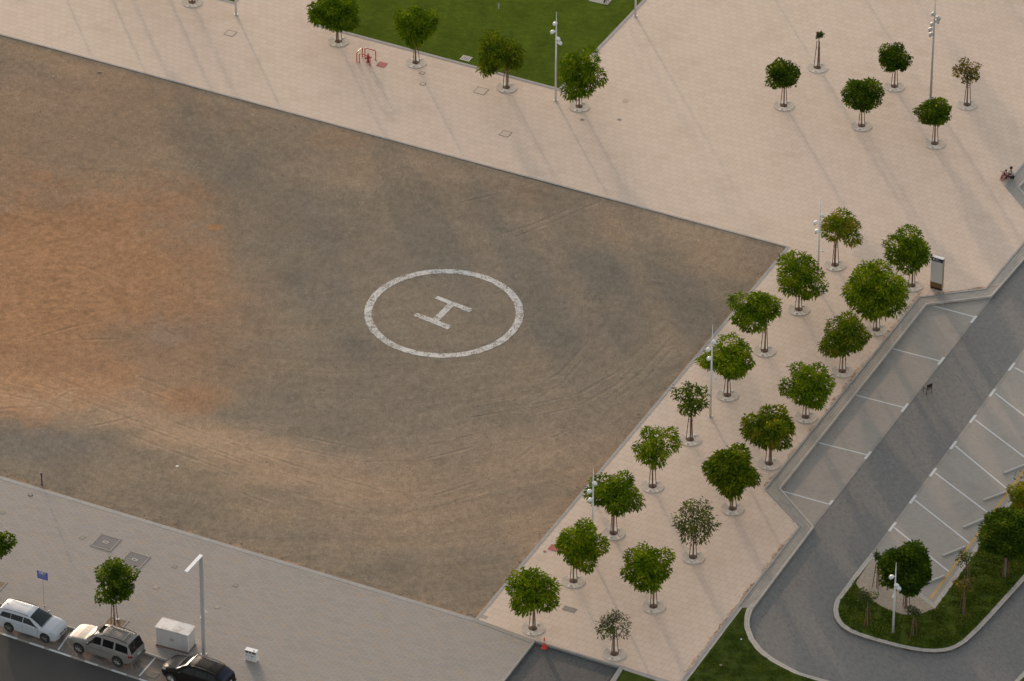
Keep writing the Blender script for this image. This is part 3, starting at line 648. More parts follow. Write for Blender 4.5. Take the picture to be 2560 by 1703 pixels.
def tree(label, base, box, kind='frond', mat='leaf', seed=1, lobes=9, dens=1.0, lobe_r=.37, inner=.35, stakes=3, trunk_r=.055, name='street_tree', cat='tree', group='young staked trees', size=None,
         bare=0, ang0=None, tbias=.5, depth=1.0, z0=0.0, stake_h=None, leafy_trunk=True):
    """base and box (x0, x1, y0, y1) are photo pixels; box bounds the crown as seen"""
    B = G(*base, z0); rnd = np.random.default_rng(seed); pr = random.Random(seed)
    x0, x1, y0, y1 = box
    L = VP(x0, (y0 + y1) / 2, B.y); Rr = VP(x1, (y0 + y1) / 2, B.y); T = VP((x0 + x1) / 2, y0, B.y); Bo = VP((x0 + x1) / 2, y1, B.y)
    a = (Rr.x - L.x) / 2; hs_ = (T.z - Bo.z) / 2 * COS; cz = (T.z + Bo.z) / 2 - B.z; cxx = (L.x + Rr.x) / 2 - B.x
    ay = a * depth
    b = math.sqrt(max(hs_ ** 2 - (ay * SIN) ** 2, (.45 * hs_) ** 2)) / COS
    rt = thing(name, label, cat, B, 0, group)
    C0 = np.array([cxx, 0, cz])
    # lobes
    LB = []
    for i in range(lobes):
        for _ in range(30):
            v = rnd.normal(size=3); v /= np.linalg.norm(v); r = rnd.uniform(.40, .66) if i else .12
            p = C0 + v * r * np.array([a, ay, b])
            if all(np.linalg.norm((p - q[0]) / np.array([a, ay, b])) > .42 for q in LB): break
        LB.append((p, lobe_r * rnd.uniform(.75, 1.2)))
    # trunk and limbs
    mb = MB(); top = Vector((cxx * .45, 0, max(.5, cz - b * .35)))
    j = Vector((pr.uniform(-.03, .03), pr.uniform(-.03, .03), top.z * .5)); mb.tube([(0, 0, 0), (.0, 0, .1), tuple(j), tuple(top)], [trunk_r * 1.35, trunk_r, trunk_r * .85, trunk_r * .6], 8)
    for p, r in LB:
        q = Vector(p); s = Vector((0, 0, 0)).lerp(top, pr.uniform(.72, .95)); s.z = max(s.z, cz - b * 1.0)
        s = Vector((top.x * s.z / top.z, 0, s.z)) if s.z < top.z else top
        mid = s.lerp(q, .5) + Vector((0, 0, .12)); mb.tube([s, mid, q], [trunk_r * .45, trunk_r * .3, .012], 5)
    for i in range(bare):
        v = rnd.normal(size=3); v[2] = abs(v[2]) + .9; v /= np.linalg.norm(v); s = Vector(C0 + v * .3 * b); e = Vector(C0 + v * np.array([a * .8, a * .6, b * pr.uniform(1.0, 1.22)]))
        m_ = s.lerp(e, .6) + Vector((pr.uniform(-.1, .1), 0, .03)); mb.tube([s, m_, e], [.014, .010, .004], 4)
        for k in range(3): mb.tube([s.lerp(e, .45 + .15 * k), s.lerp(e, .6 + .15 * k) + Vector((pr.uniform(-.25, .25), pr.uniform(-.2, .2), pr.uniform(.05, .25)))], [.007, .003], 4)
    mb.build('trunk', M['bark'], rt, smooth=True)
    # leaves
    pos = []; dr = []
    sc = np.array([a, ay, b]); sized = size or (.215 if kind == 'frond' else .14)
    rho = (820 if kind == 'frond' else 1000) * dens
    for p, r in LB:
        rad = np.array([r * a, r * ay, max(r * b, r * a * .55)]); n = int(rho * (rad[0] ** 2 + .15) * 1.0) + 8
        v = rnd.normal(size=(n, 3)); v /= np.linalg.norm(v, axis=1)[:, None]
        k = rnd.uniform(inner, 1.0, n) ** .5
        q = p + v * rad * k[:, None]
        q += rnd.normal(scale=.04, size=q.shape); pos.append(q)
        out = v * .45 + (q - C0) / sc * .35 + rnd.normal(scale=.5, size=q.shape); out[:, 2] = out[:, 2] * .6 + (.05 if kind == 'frond' else -.15); dr.append(out)
    pos = np.concatenate(pos); dr = np.concatenate(dr)
    # fit the seen extent of the crown to the box
    sx = pos[:, 0] + dr[:, 0] / np.linalg.norm(dr, axis=1) * sized * .8; sy = pos[:, 2] * COS + pos[:, 1] * SIN
    lo_, hi_ = np.percentile(sx, [.7, 99.3]); k = (2 * a) / (hi_ - lo_); pos[:, 0] = (pos[:, 0] - (lo_ + hi_) / 2) * k + cxx
    lo_, hi_ = np.percentile(sy, [1, 99.3]); k = (2 * hs_ - .10) / (hi_ - lo_); cm = (lo_ + hi_) / 2
    pos[:, 1] *= k; pos[:, 2] = (pos[:, 2] - cm / COS) * k + cz - (.0)
    ang_ = np.arctan2(pos[:, 2] - cz, pos[:, 0] - cxx); rr_ = 1 + .06 * np.sin(3 * ang_ + seed) + .06 * np.sin(5 * ang_ + 2.1 * seed); pos[:, 0] = cxx + (pos[:, 0] - cxx) * rr_; pos[:, 2] = cz + (pos[:, 2] - cz) * rr_
    tn = np.clip(rnd.normal(tbias, .20, len(pos)) + .25 * np.sin(pos[:, 0] * 3.1 + seed) * np.cos(pos[:, 2] * 3.7 + pos[:, 1] * 2.3), 0, 1)
    leaf_mesh('crown', rt, pos, dr, 'frond' if kind == 'frond' else 'leaf', rnd, M[mat], sized, tn)
    # stakes and ties
    sh = stake_h or min(2.15, max(1.4, cz - b * .55)); a0 = pr.uniform(0, 2) if ang0 is None else ang0
    for i in range(stakes):
        t = a0 + i * 2 * math.pi / 3; m2 = MB(); lean = .11
        m2.tube([(math.cos(t) * .27, math.sin(t) * .22, 0), (math.cos(t) * lean, math.sin(t) * lean, sh)], .026, 6); m2.build('stake', M['wood'], rt)
    if stakes:
        m3 = MB(); zt = sh * .72; m3.tube([(math.cos(t) * .155, math.sin(t) * .145, zt) for t in [a0 + i * math.pi / 6 for i in range(13)]], .016, 5, cap=False); m3.build('tie', M['tie'], rt)
    TREES.append((rt, B)); return rt
def bb(f, x0, x1, y0, y1):
    a = f(x0, y0); b = f(x1, y1); return (a[0], b[0], a[1], b[1])
Gp = 'two rows of trees beside the sand'
T_ = [
 ('feathery tree at the top of the inner row, beside the sand corner lamp', z4(1117, 478), bb(z4, 1032, 1290, 112, 335), 'frond', 'leaf_olive', 11, dict(lobes=8, lobe_r=.36, tbias=.72)),
 ('green feathery tree standing just left of the silver sign pillar', z4(1620, 612), bb(z4, 1440, 1750, 225, 510), 'frond', 'leaf', 12, dict(lobes=9, lobe_r=.38, tbias=.42)),
 ('rounded bright green tree between the lamp at the sand corner and the largest tree', z4(880, 768), bb(z4, 737, 1055, 392, 680), 'frond', 'leaf', 13, dict(lobes=10, tbias=.5)),
 ('largest and fullest green tree, near the sign pillar', z4(1387, 900), bb(z4, 1185, 1578, 458, 810), 'frond', 'leaf', 14, dict(lobes=15, tbias=.55, dens=1.15)),
 ('wide lopsided tree leaning to the left over the sand edge, third in the inner row', z4(657, 1038), bb(z4, 422, 756, 655, 902), 'frond', 'leaf', 15, dict(lobes=9, tbias=.48)),
 ('round olive and rust tinged tree next to the blue topped pole', z4(1165, 1172), bb(z4, 1036, 1338, 800, 1068), 'frond', 'leaf_olive', 16, dict(lobes=12, tbias=.5)),
 ('bright green tree right behind the second white lamp of the sand edge', z4(414, 1328), bb(z4, 244, 588, 940, 1202), 'frond', 'leaf', 17, dict(lobes=11, tbias=.56)),
 ('bushy green tree whose crown covers the blue topped pole', z4(926, 1470), bb(z4, 765, 1098, 1125, 1390), 'frond', 'leaf', 18, dict(lobes=11, lobe_r=.38, tbias=.5)),
 ('small thin dark green tree directly left of the second lamp, with gaps in its crown', z8(2060, 1094), bb(z8, 1885, 2250, 538, 842), 'frond', 'leaf_dark', 19, dict(lobes=12, lobe_r=.25, tbias=.6, dens=.42, inner=.2, size=.22, bare=3)),
 ('olive brown round tree with fine leaves, across from the small thin dark tree', (1923, 1159), (1855, 1984, 1017, 1116), 'frond', 'leaf_olive', 20, dict(lobes=13, tbias=.58, size=.24)),
 ('airy spreading green tree with ragged branch tips beside the sand, above the third lamp', z8(1690, 1552), bb(z8, 1490, 1962, 972, 1345), 'frond', 'leaf', 21, dict(lobes=11, lobe_r=.26, tbias=.52, inner=.2, dens=.8, bare=5)),
 ('dense full round tree nearest the sharp bend of the border blocks', z6(1770, 447), bb(z6, 1587, 1928, 52, 345), 'frond', 'leaf_olive', 22, dict(lobes=15, tbias=.42, dens=1.1, size=.26)),
 ('wide umbrella shaped tree behind the third lamp and the half hidden hydrant', z6(997, 607), bb(z6, 834, 1192, 218, 465), 'frond', 'leaf', 23, dict(lobes=11, lobe_r=.38, tbias=.40)),
 ('thin tree with a sparse bare topped crown in the outer row', z6(1515, 762), bb(z6, 1384, 1676, 390, 658), 'frond', 'leaf_grey', 24, dict(lobes=12, lobe_r=.27, tbias=.6, inner=.2, bare=12, size=.20, dens=.45)),
 ('bright green tree leaning right over the red square cover', z6(737, 918), bb(z6, 626, 952, 528, 822), 'frond', 'leaf', 25, dict(lobes=12, lobe_r=.36, tbias=.56)),
 ('full green tree at the middle of the bottom group, above the sparse grey tree', z6(1257, 1082), bb(z6, 1054, 1376, 692, 965), 'frond', 'leaf', 26, dict(lobes=12, tbias=.46)),
 ('bright green tree closest to the orange cone', z6(475, 1226), bb(z6, 304, 642, 850, 1102), 'frond', 'leaf', 27, dict(lobes=12, lobe_r=.38, tbias=.54)),
 ('small grey green tree with dead bare twigs on top, lowest tree on the plaza', z6(1003, 1391), bb(z6, 885, 1110, 1110, 1288), 'frond', 'leaf_grey', 28, dict(lobes=10, lobe_r=.26, tbias=.55, inner=.2, bare=22, size=.15, dens=.5)),
]
for lb, bs, bx, kd_, mt, sd, kw in T_: tree(lb, bs, bx, kd_, mt, sd, group=Gp, **kw)
GL = 'trees along the edge of the upper lawn'
for lb, bs, bx, sd, mt, kw in [
 ('dark green tree beside the lawn corner, above the red hydrant rails', z2(250, 272), (771, 896, -16, 73), 31, 'leaf', dict(tbias=.32)),
 ('upright dark green tree on the lawn edge just right of the hydrant rails', z2(757, 410), bb(z2, 617, 895, 40, 292), 32, 'leaf', dict(tbias=.38)),
 ('wide dark tree with yellowish tips beside the framed pit in the lawn', z2(1350, 572), bb(z2, 1162, 1460, 210, 466), 33, 'leaf_olive', dict(tbias=.42)),
 ('green tree with hanging fronds at the lawn point, right of the tall lamp', z2(1824, 696), bb(z2, 1690, 1985, 320, 640), 34, 'leaf', dict(tbias=.42)),
 ('tree cut by the top edge of the photo, only its foot in a grate showing', (480.5, 6), (430, 545, -160, -70), 35, 'leaf', dict(tbias=.4))]:
    tree(lb, bs, bx, 'frond', mt, sd, group=GL, lobes=13, **kw)
GU = 'small round trees on the open plaza'
for lb, bs, bx, sd, mt, kw in [
 ('leftmost small round dense tree on the open plaza', z3(783, 690), bb(z3, 675, 888, 394, 570), 41, 'leaf_dark', dict(lobes=14)),
 ('small round dense tree furthest back on the plaza, left of the six headed lamp', z3(1505, 565), bb(z3, 1409, 1617, 287, 462), 42, 'leaf_dark', dict(lobes=14)),
 ('broadest of the small round plaza trees, in the middle of the group', z3(1290, 822), bb(z3, 1175, 1432, 519, 716), 43, 'leaf_dark', dict(lobes=15)),
 ('round plaza tree nearest the viewer, below the foot of the six headed lamp', z3(1768, 938), bb(z3, 1652, 1873, 642, 812), 44, 'leaf_dark', dict(lobes=15, tbias=.62)),
 ('thin yellowing tree with a ragged brown crown, rightmost on the open plaza', z3(1980, 685), bb(z3, 1875, 2063, 379, 540), 45, 'leaf_brown', dict(lobes=10, lobe_r=.26, inner=.2, dens=.4))]:
    kw.setdefault('lobe_r', .42); tree(lb, bs, bx, 'leaf', mt, sd, group=GU, size=.17, dens=kw.pop('dens', 1.0), **kw)
tree('nearly leafless stump of a tree, only tall stakes with a tuft of leaves on top', z3(1003, 442), bb(z3, 985, 1050, 205, 252), 'leaf', 'leaf_grey', 46, lobes=4, lobe_r=.3, dens=.35, size=.15, group=GU, stake_h=2.3, trunk_r=.05)
tree('leafy tree in a square gravel pit on the sidewalk behind the silver car', (286.5, 1562), bb(zb, 617, 879, 778, 1044), 'leaf', 'leaf_dark', 51, lobes=16, lobe_r=.33, inner=.15, size=.19, dens=.75, tbias=.58, group='trees on the brick sidewalk', ang0=.6)
tree('sidewalk tree cut by the left edge of the photo', (-20, 1466), (-72, 32, 1320, 1390), 'leaf', 'leaf_dark', 52, lobes=14, lobe_r=.35, size=.19, dens=.8, tbias=.6, group='trees on the brick sidewalk')
GI = 'round trees on the kerbed island'
tree('large dark ball shaped tree on the pale gravel of the island', z7(922, 888), bb(z7, 594, 1258, 40, 640), 'leaf', 'leaf_dark', 61, lobes=26, size=.19, dens=1.6, tbias=.42, lobe_r=.46, group=GI, trunk_r=.09, ang0=.2)
tree('large dark ball shaped tree on the island lawn by the right edge of the photo', z5(2215, 888), (2460, 2590, 1279, 1387), 'leaf', 'leaf_dark', 62, lobes=26, size=.19, dens=1.6, tbias=.45, lobe_r=.46, group=GI, trunk_r=.08)
GS = 'thin staked saplings on the kerbed island'
for lb, bs, bx, sd, kw in [
 ('almost leafless sapling at the pointed end of the gravel bed', z7(512, 610), (2182, 2212, 1378, 1418), 71, dict(stake_h=1.75)),
 ('low leafy sapling left of the island lamp', z7(382, 1150), bb(z7, 205, 560, 620, 800), 72, dict(stake_h=1.5, lobes=5)),
 ('low sapling with a few dark leaves, right of the island lamp', z7(1022, 1300), bb(z7, 918, 1165, 868, 1000), 73, dict(stake_h=1.5, lobes=4)),
 ('drooping yellow green sapling leaning over the kerb by the yellow line', (2417, 1466), (2388, 2431, 1378, 1414), 74, dict(stake_h=1.7, lobes=4)),
 ('bare yellowish sapling nearest the long island kerb', (2407, 1537), (2380, 2443, 1441, 1478), 75, dict(stake_h=1.55, mat='leaf_brown', dens=.3, lobes=4, bare=8)),
 ('leafy twig of a sapling showing over the yellow line behind the ball tree', (2485, 1366), (2458, 2482, 1280, 1303), 76, dict(stake_h=1.6, lobes=3)),
 ('bare branched sapling at the right edge of the photo beside the flowering bush', (2566, 1255), (2532, 2600, 1176, 1215), 77, dict(stake_h=1.6, lobes=3, bare=8, dens=.1))]:
    mt = kw.pop('mat', 'leaf_grey'); kw.setdefault('lobes', 4); kw.setdefault('dens', .42); tree(lb, bs, bx, 'leaf', mt, sd, name='sapling', group=GS, size=.13, lobe_r=.34, trunk_r=.03, bare=kw.pop('bare', 3), **kw)
# flowering bush on the island
bush = tree('yellow green bush with a few pink flowers beside the island kerb', z5(2330, 490), (2522, 2600, 1205, 1272), 'leaf', 'leaf_olive', 81, lobes=10, size=.16, tbias=.8, name='flowering_bush', cat='bush', group=None, stakes=0, trunk_r=.04)
mb = MB(); pr = random.Random(5)
for i in range(9): mb.ball((pr.uniform(-.3, .7), pr.uniform(-.9, -.2), pr.uniform(1.3, 1.75)), .06, 6, 4)
mb.build('flower', plain('magenta_petals', (.35, .02, .12), .7), bush)
# off-frame neighbours whose long shadows cross the plaza
for i, (x, y, lb) in enumerate([(380, -95, 'tree outside the photo casting a long shadow on the left plaza'), (270, -140, 'tree outside the photo whose shadow falls on the sand'), (2430, -130, 'tree outside the photo at the upper right whose shadow crosses the plaza'), (2130, -250, 'tree outside the photo behind the open plaza')]):
    tree(lb, (x, y), (x - 50, x + 50, y - 150, y - 62), 'frond', 'leaf', 90 + i, lobes=10, group='trees beyond the top of the photo')

# tree grates
def make_grate():
    rt = thing('tree_grate', '', 'grate', (0, 0, 0), 0, 'round tree grates')
    MB().disc((0, 0, .002), .74, .008, 40).build('base_ring', M['slot'], rt)
    mb = MB()
    def arc(r0, r1, t0, t1, z=.022, n=14):
        vs = []
        for i in range(n + 1):
            t = t0 + (t1 - t0) * i / n
            for r, zz_ in ((r0, .010), (r0, z), (r1, z), (r1, .010)): vs.append((math.cos(t) * r, math.sin(t) * r, zz_))
        mb.add(vs, [(i * 4 + k, i * 4 + k + 1, i * 4 + k + 5, i * 4 + k + 4) for i in range(n) for k in range(3)])
    for k in range(9):
        r = .27 + k * .0525
        for c in (0, math.pi): arc(r, r + .032, c - R(52), c + R(52))
    for c in (math.pi / 2, -math.pi / 2): arc(.27, .74, c - R(38), c + R(38))
    arc(.735, .765, 0, 2 * math.pi, .026, 44)
    mb.build('ring_plate', M['grate'], rt)
    MB().disc((0, 0, .012), .265, .02, 24, r2=.23).build('soil', M['soil'], rt)
    for x, y in ((-.17, -.50), (.30, .44)):
        l = MB().disc((x, y, .022), .085, .03, 14).build('uplight', M['steel'], rt); MB().disc((x, y, .053), .055, .004, 12).build('lens', M['lamp_clear'], l)
    return rt
gr0 = make_grate(); first = True
GRT = ['feathery tree beside the lamp at the sand corner', 'tree just left of the sign pillar', 'rounded tree below the sand corner lamp', 'largest and fullest green tree', 'wide tree leaning over the sand edge', 'rust tinged tree beside the blue topped pole',
       'tree right behind the second sand edge lamp', 'bushy tree hiding the blue topped pole', 'small thin dark green tree', 'olive brown round tree in the outer row', 'airy tree with ragged branch tips', 'dense tree at the bend of the border blocks',
       'umbrella shaped tree behind the third lamp', 'sparse tree with a bare top', 'tree leaning over the red square cover', 'full green tree above the grey sparse one', 'tree closest to the orange cone', 'small grey green tree with dead twigs',
       'tree above the red hydrant rails', 'upright lawn edge tree right of the hydrant', 'wide yellow tipped tree at the lawn edge', 'tree with hanging fronds at the lawn point', 'tree cut off by the top edge of the photo',
       'leftmost small round plaza tree', 'small round plaza tree furthest back', 'broadest small round plaza tree', 'round plaza tree nearest the viewer', 'thin yellowing plaza tree', 'leafless stump between tall stakes']
for (rt, B) in TREES:
    if rt.get('group') in (Gp, GL, GU):
        lb = 'round pale grate around the ' + GRT.pop(0)
        if first: gr0.location = B; gr0['label'] = lb; first = False
        else: clone(gr0, B, lb)
for (x, y, lb) in ():
    pass
# gravel pits of the sidewalk trees
for pts, lb in (([(276.3, 1543), (317.9, 1553.6), (301.4, 1572), (260.9, 1560.4)], 'square brown gravel tree pit behind the silver car'), ([(-28, 1447), (13.5, 1457.8), (-3, 1476), (-44, 1464)], 'gravel tree pit at the left edge of the photo')):
    t_ = thing('tree_pit', lb, 'tree pit', G(*pts[0]), 0, 'gravel tree pits'); q = PX(pts); c0 = G(*pts[0])
    s_ = slab('gravel', q, .014, M['gravel_b'], .02, kind=None); s_.parent = t_; s_.matrix_parent_inverse = Matrix.Translation(-c0)
    rimo = offset(q, .1, True); ri = q
    if (rimo[0] - (q[0] + q[2]) / 2).length < (q[0] - (q[0] + q[2]) / 2).length: rimo = offset(q, -.1, True)
    r_ = strip('frame', rimo + [rimo[0]], [Vector((p.x, p.y, 0)) for p in q] + [Vector((q[0].x, q[0].y, 0))], .018, M['kerb_grey'], .02, kind=None); r_.parent = t_; r_.matrix_parent_inverse = Matrix.Translation(-c0)
q = G(294.5, 1549.5)
up = thing('uplight', 'round pale ground light in the gravel beside the sidewalk tree trunk', 'ground light', (q.x, q.y, .014)); MB().disc((0, 0, 0), .11, .04, 16).build('ring', M['signwhite'], up); MB().disc((0, 0, .041), .07, .005, 12).build('lens', M['steel'], up)

# damp and oil stains, thin irregular films on the paving
def stain(px, py, rx, ry, z, mat, seed, name='stain', ang=0.0):
    c = G(px, py, z); pr = random.Random(seed); n = 40; pts = []
    ph = [pr.uniform(0, 6.28) for _ in range(5)]
    for i in range(n):
        t = 2 * math.pi * i / n; k = 1 + .22 * math.sin(2 * t + ph[0]) + .16 * math.sin(3 * t + ph[1]) + .12 * math.sin(5 * t + ph[2]) + .09 * math.sin(9 * t + ph[3]) + .06 * math.sin(14 * t + ph[4])
        x, y = math.cos(t) * rx * k, math.sin(t) * ry * k; pts.append((c.x + x * math.cos(ang) - y * math.sin(ang), c.y + x * math.sin(ang) + y * math.cos(ang)))
    mb = MB().add([(c.x, c.y, z)] + [(x, y, z) for x, y in pts], [(0, 1 + i, 1 + (i + 1) % n) for i in range(n)]); o = mb.build(name, mat); o['kind'] = 'structure'; return o
def filmmat(name, col, a):
    m, t, b = nt(name); b.inputs['Base Color'].default_value = (*col, 1); b.inputs['Roughness'].default_value = .8; b.inputs['Specular IOR Level'].default_value = .05
    tc = N(t, 'ShaderNodeTexCoord'); f = noisen(t, tc.outputs['Object'], 2.6, 6, .7); r_ = ramp(t, f, [(.38, g3(0)), (.62, g3(a))]); lnk(t, r_, b.inputs['Alpha']); return m
M['film_dark'] = filmmat('damp_dark_film', (.07, .06, .05), .6); M['film_warm'] = filmmat('sandy_film', (.50, .30, .16), .45); M['film_grey'] = filmmat('dusty_film', (.22, .18, .14), .4)
for i in range(26):
    j = (3, 4, 4, 4, 6, 6, 6, 6)[i % 8]; a, b = ob_w[j], ob_w[j + 1]
    if j == 6: b = G(1702, 1703)
    pr = random.Random(i + 300); q = a.lerp(b, pr.random()); nn = Vector((-(b - a).y, (b - a).x, 0)).normalized()
    if nn.x > 0: nn = -nn
    q = q + nn * .16
    mbq = MB(); c = Vector((q.x, q.y, .004)); ln = pr.uniform(.5, 1.6); dd = (b - a).normalized(); K = 14; vs = []
    for i2 in range(K + 1): t_ = i2 / K * 2 - 1; vs += [tuple(c + dd * ln * t_ - nn * .14), tuple(c + dd * ln * t_ + nn * (.22 * (1 - t_ * t_) * pr.uniform(.5, 1.2) - .10))]
    o = mbq.add(vs, [(2 * q_, 2 * q_ + 1, 2 * q_ + 3, 2 * q_ + 2) for q_ in range(K)]).build('windblown_sand', M['film_warm']); o['kind'] = 'structure'

# ------------------------------------------------------------------ lamps
def needle_lamp(label, base, height, heads, cam_head=None, z0=0.0, r=.085, group='slender white needle lamps'):
    B = G(*base, z0); mw = M['metal_white'] if r < .09 else M['steel']; t = thing('lamp_post', label, 'street lamp', B, 0, group)
    MB().tube([(0, 0, 0), (0, 0, height * .55), (0, 0, height * .78), (0, 0, height)], [r, r * .74, r * .55, .012], 12).build('pole', mw, t, smooth=True)
    MB().disc((0, 0, 0), r * 1.9, .02, 16).build('base_plate', M['steel'], t)
    for i, (hx, hy) in enumerate(heads):
        P = VP(hx, hy, B.y - .05) - B; s = 1 if P.x > 0 else -1
        if abs(P.x) < .12: P.y = -.02; P.x = .10 * s
        out = Vector((P.x, 0, 0)).normalized() if P.x else Vector((1, 0, 0))
        mb = MB(); rot = Matrix.Rotation(R(-28) * (1 if out.x > 0 else -1), 3, 'Y') @ Matrix.Rotation(0, 3, 'Z')
        mb.ball(P, .145, 12, 8, (1.28, .95, 1.0), rot=Matrix.Rotation(R(28) * (1 if out.x > 0 else -1), 3, 'Y'))
        h = mb.build('lamp_head', mw, t, smooth=True)
        MB().tube([(0, 0, P.z + .02), (P.x * .8, P.y * .8, P.z)], .022, 6).build('bracket', mw, h)
        MB().disc((P.x + out.x * .07, P.y - .02, P.z - .155), .085, .03, 10).build('lens', M['lamp_clear'], h)
    if cam_head:
        P = VP(*cam_head, B.y - .05) - B; mb = MB()
        mb.ball(P, .09, 10, 6); c = mb.build('camera_dome', M['signwhite'], t, smooth=True)
        MB().tube([(0, 0, P.z + .22), (P.x * .5, P.y * .5, P.z + .26), (P.x * .95, P.y, P.z + .18), tuple(P)], .018, 6).build('bracket', mw, c)
    return t
needle_lamp('tall white lamp at the point of the upper lawn, with four ball lights', (1389.1, 251), 7.45, [z2(1664, 157), z2(1650, 209), z2(1686, 255), z2(1698, 282)])
needle_lamp('white lamp at the top right corner of the sand, beside the first inner tree', (2043.6, 717.3), 7.4, [z4(1021, 153), z4(993, 200), z4(999, 257)], z4(1038, 387))
needle_lamp('white lamp on the sand edge between the thin dark tree and a bright green tree', (1775.6, 1040.6), 7.35, [z4(316, 982), z4(290, 1030), z4(295, 1088)], z4(337, 1222))
needle_lamp('lowest white lamp of the sand edge, in front of the umbrella shaped tree', z6(859, 772), 7.2, [z6(870, 284), z6(841, 335), z6(846, 390)])
needle_lamp('shorter white lamp on the island lawn in front of the ball shaped tree', (2232.3, 1581), 5.5, [z7(722, 462), z7(783, 587), z7(822, 622)], z7(745, 740))
needle_lamp('thin lamp with six small heads on the open plaza at the upper right', (2326.6, 243.5), 8.6, [z3(1767, 93), z3(1793, 118), z3(1785, 139), z3(1754, 158), z3(1741, 192), z3(1745, 225)], r=.091)
needle_lamp('foot of a white pole at the small lawn corner, upper left', (590, 36.4), 7.4, [])
needle_lamp('foot of a white pole on the right edge of the upper lawn', (1588.3, 40), 7.4, [])
for i, (x, y) in enumerate(((1905, -55), (2110, -85), (2480, -110), (255, -60), (120, -110), (1400, -230))):
    needle_lamp('lamp outside the photo number %s from the left casting a thin shadow' % ['four', 'five', 'six', 'two', 'one', 'three'][i], (x, y), 7.4, [(x - 12, y - 150), (x - 12, y - 130)], group='lamps beyond the top of the photo')
# square street lamp with a slanted head
B = G(509.5, 1636); t = thing('street_lamp', 'tall square grey street lamp with a flat arm, behind the black car', 'street lamp', B, GA)
HL = 7.62
MB().box((0, 0, HL / 2), (.20, .15, HL)).build('post', M['steel2'] if 'steel2' in M else plain('satin_grey_post', (.40, .38, .36), .6, 0, var=.05, spec=.2), t)
MB().box((0, 0, .02), (.36, .3, .03)).build('base_plate', M['steel'], t)
arm = MB(); arm.box((-.02, -.90, HL + .06), (.235, 2.0, .12)); ar = arm.build('arm', M['metal_white'], t)
MB().box((-.02, -1.45, HL - .012), (.17, .7, .022)).build('light_panel', M['lamp_clear'], ar)
for px, py, nm in ((zb(1305, 1157)[0], zb(1305, 1157)[1], 'camera_dome'), (zb(1341, 1122)[0], zb(1341, 1122)[1], 'camera_dome')):
    P = VP(px, py, B.y - .1) - B; P = Matrix.Rotation(-GA, 3, 'Z') @ P
    c = MB().ball(P, .075, 10, 6).build(nm, M['signwhite'], t, smooth=True); MB().tube([(P.x * .4, P.y * .4, P.z + .16), (P.x * .9, P.y * .9, P.z + .17), tuple(P)], .018, 6).build('bracket', M['metal_white'], c)

# ------------------------------------------------------------------ covers and small ground plates
def cover(name, label, cat, ctr, su, sv, mat, z=.016, frame=None, style=None, group=None, zg=0.0, ang=GA):
    c = G(*ctr, zg); t = thing(name, label, cat, (c.x, c.y, zg), ang, group)
    if style == 'joint':
        mb = MB()
        for x, y, w, h in ((0, sv / 2, su, .035), (0, -sv / 2, su, .035), (su / 2, 0, .035, sv), (-su / 2, 0, .035, sv)): mb.box((x, y, .006), (w, h, .006))
        mb.build('frame', M['coverline'], t); MB().box((0, 0, .006), (su - .05, sv - .05, .004)).build('stone_inset', M['cover_stone'], t)
    else:
        MB().box((0, 0, z / 2 + .002), (su, sv, z)).build('plate', mat, t)
        if frame:
            mb = MB(); w = .07
            for x, y, a, b_ in ((0, sv / 2, su + w * 2, w), (0, -sv / 2, su + w * 2, w), (su / 2, 0, w, sv), (-su / 2, 0, w, sv)): mb.box((x, y, .014), (a, b_, .026))
            mb.build('frame', frame, t)
        if style == 'grid':
            mb = MB(); n = int(su / .16)
            for i in range(1, n): mb.box((-su / 2 + i * su / n, 0, z + .006), (.02, sv * .96, .006)); mb.box((0, -sv / 2 + i * sv / n, z + .006), (su * .96, .02, .006))
            mb.build('grid', M['steel'] if name != 'drain_grate' else M['cover'], t)
        if style == 'label':
            mb = MB(); n = 12
            for i in range(1, n): mb.box((-su / 2 + i * su / n, 0, z + .004), (.018, sv * .95, .005)); mb.box((0, -sv / 2 + i * sv / n, z + .004), (su * .95, .018, .005))
            mb.build('tread_pattern', M['mark'], t)
            mb = MB()
            for x, y, w, h in ((0, .09, .34, .03), (0, -.09, .34, .03), (.17, 0, .03, .18), (-.17, 0, .03, .18)): mb.box((x, y, z + .01), (w, h, .008))
            mb.build('name_plate', M['steel'], t)
    return t
mhz = (687, 668)
cover('manhole_cover', 'large square brown cover on the sidewalk, left one of the pair', 'manhole cover', zb(687, 667), 1.42, 1.42, M['cover'], frame=M['grey_stone'], style='label', group='large square sidewalk covers')
cover('manhole_cover', 'large square brown cover on the sidewalk, right one, partly behind the tree', 'manhole cover', zb(876, 781), 1.42, 1.42, M['cover'], frame=M['grey_stone'], style='label', group='large square sidewalk covers')
SQ = 'small square sidewalk plates'
for (x, y), lb in ((zb(533, 635), 'small square plate left of the large sidewalk covers'), (zb(1135, 822), 'small dark square plate right of the large covers, below the street lamp arm'), (zb(1013, 958), 'faint small square plate between the sidewalk tree and the street lamp'),
                   (zb(1530, 945), 'small square plate on the sidewalk right of the street lamp'), (zb(1412, 1085), 'faint small square plate just right of the lamp post dome'), (zb(14, 470), 'small square plate at the left edge of the sidewalk')):
    cover('access_plate', lb, 'access plate', (x, y), .34, .34, M['grey_stone'] if 'faint' in lb else M['cover'], z=.008, group=SQ)
c = G(*zb(197, 357)); t = thing('round_lid', 'small round dark lid on the sidewalk near the blue post', 'manhole lid', c); MB().disc((0, 0, .004), .17, .012, 20).build('rim', M['dark'], t); MB().disc((0, 0, .017), .13, .006, 18).build('lid', M['cover'], t)
JG = 'stone inlaid covers on the plaza'
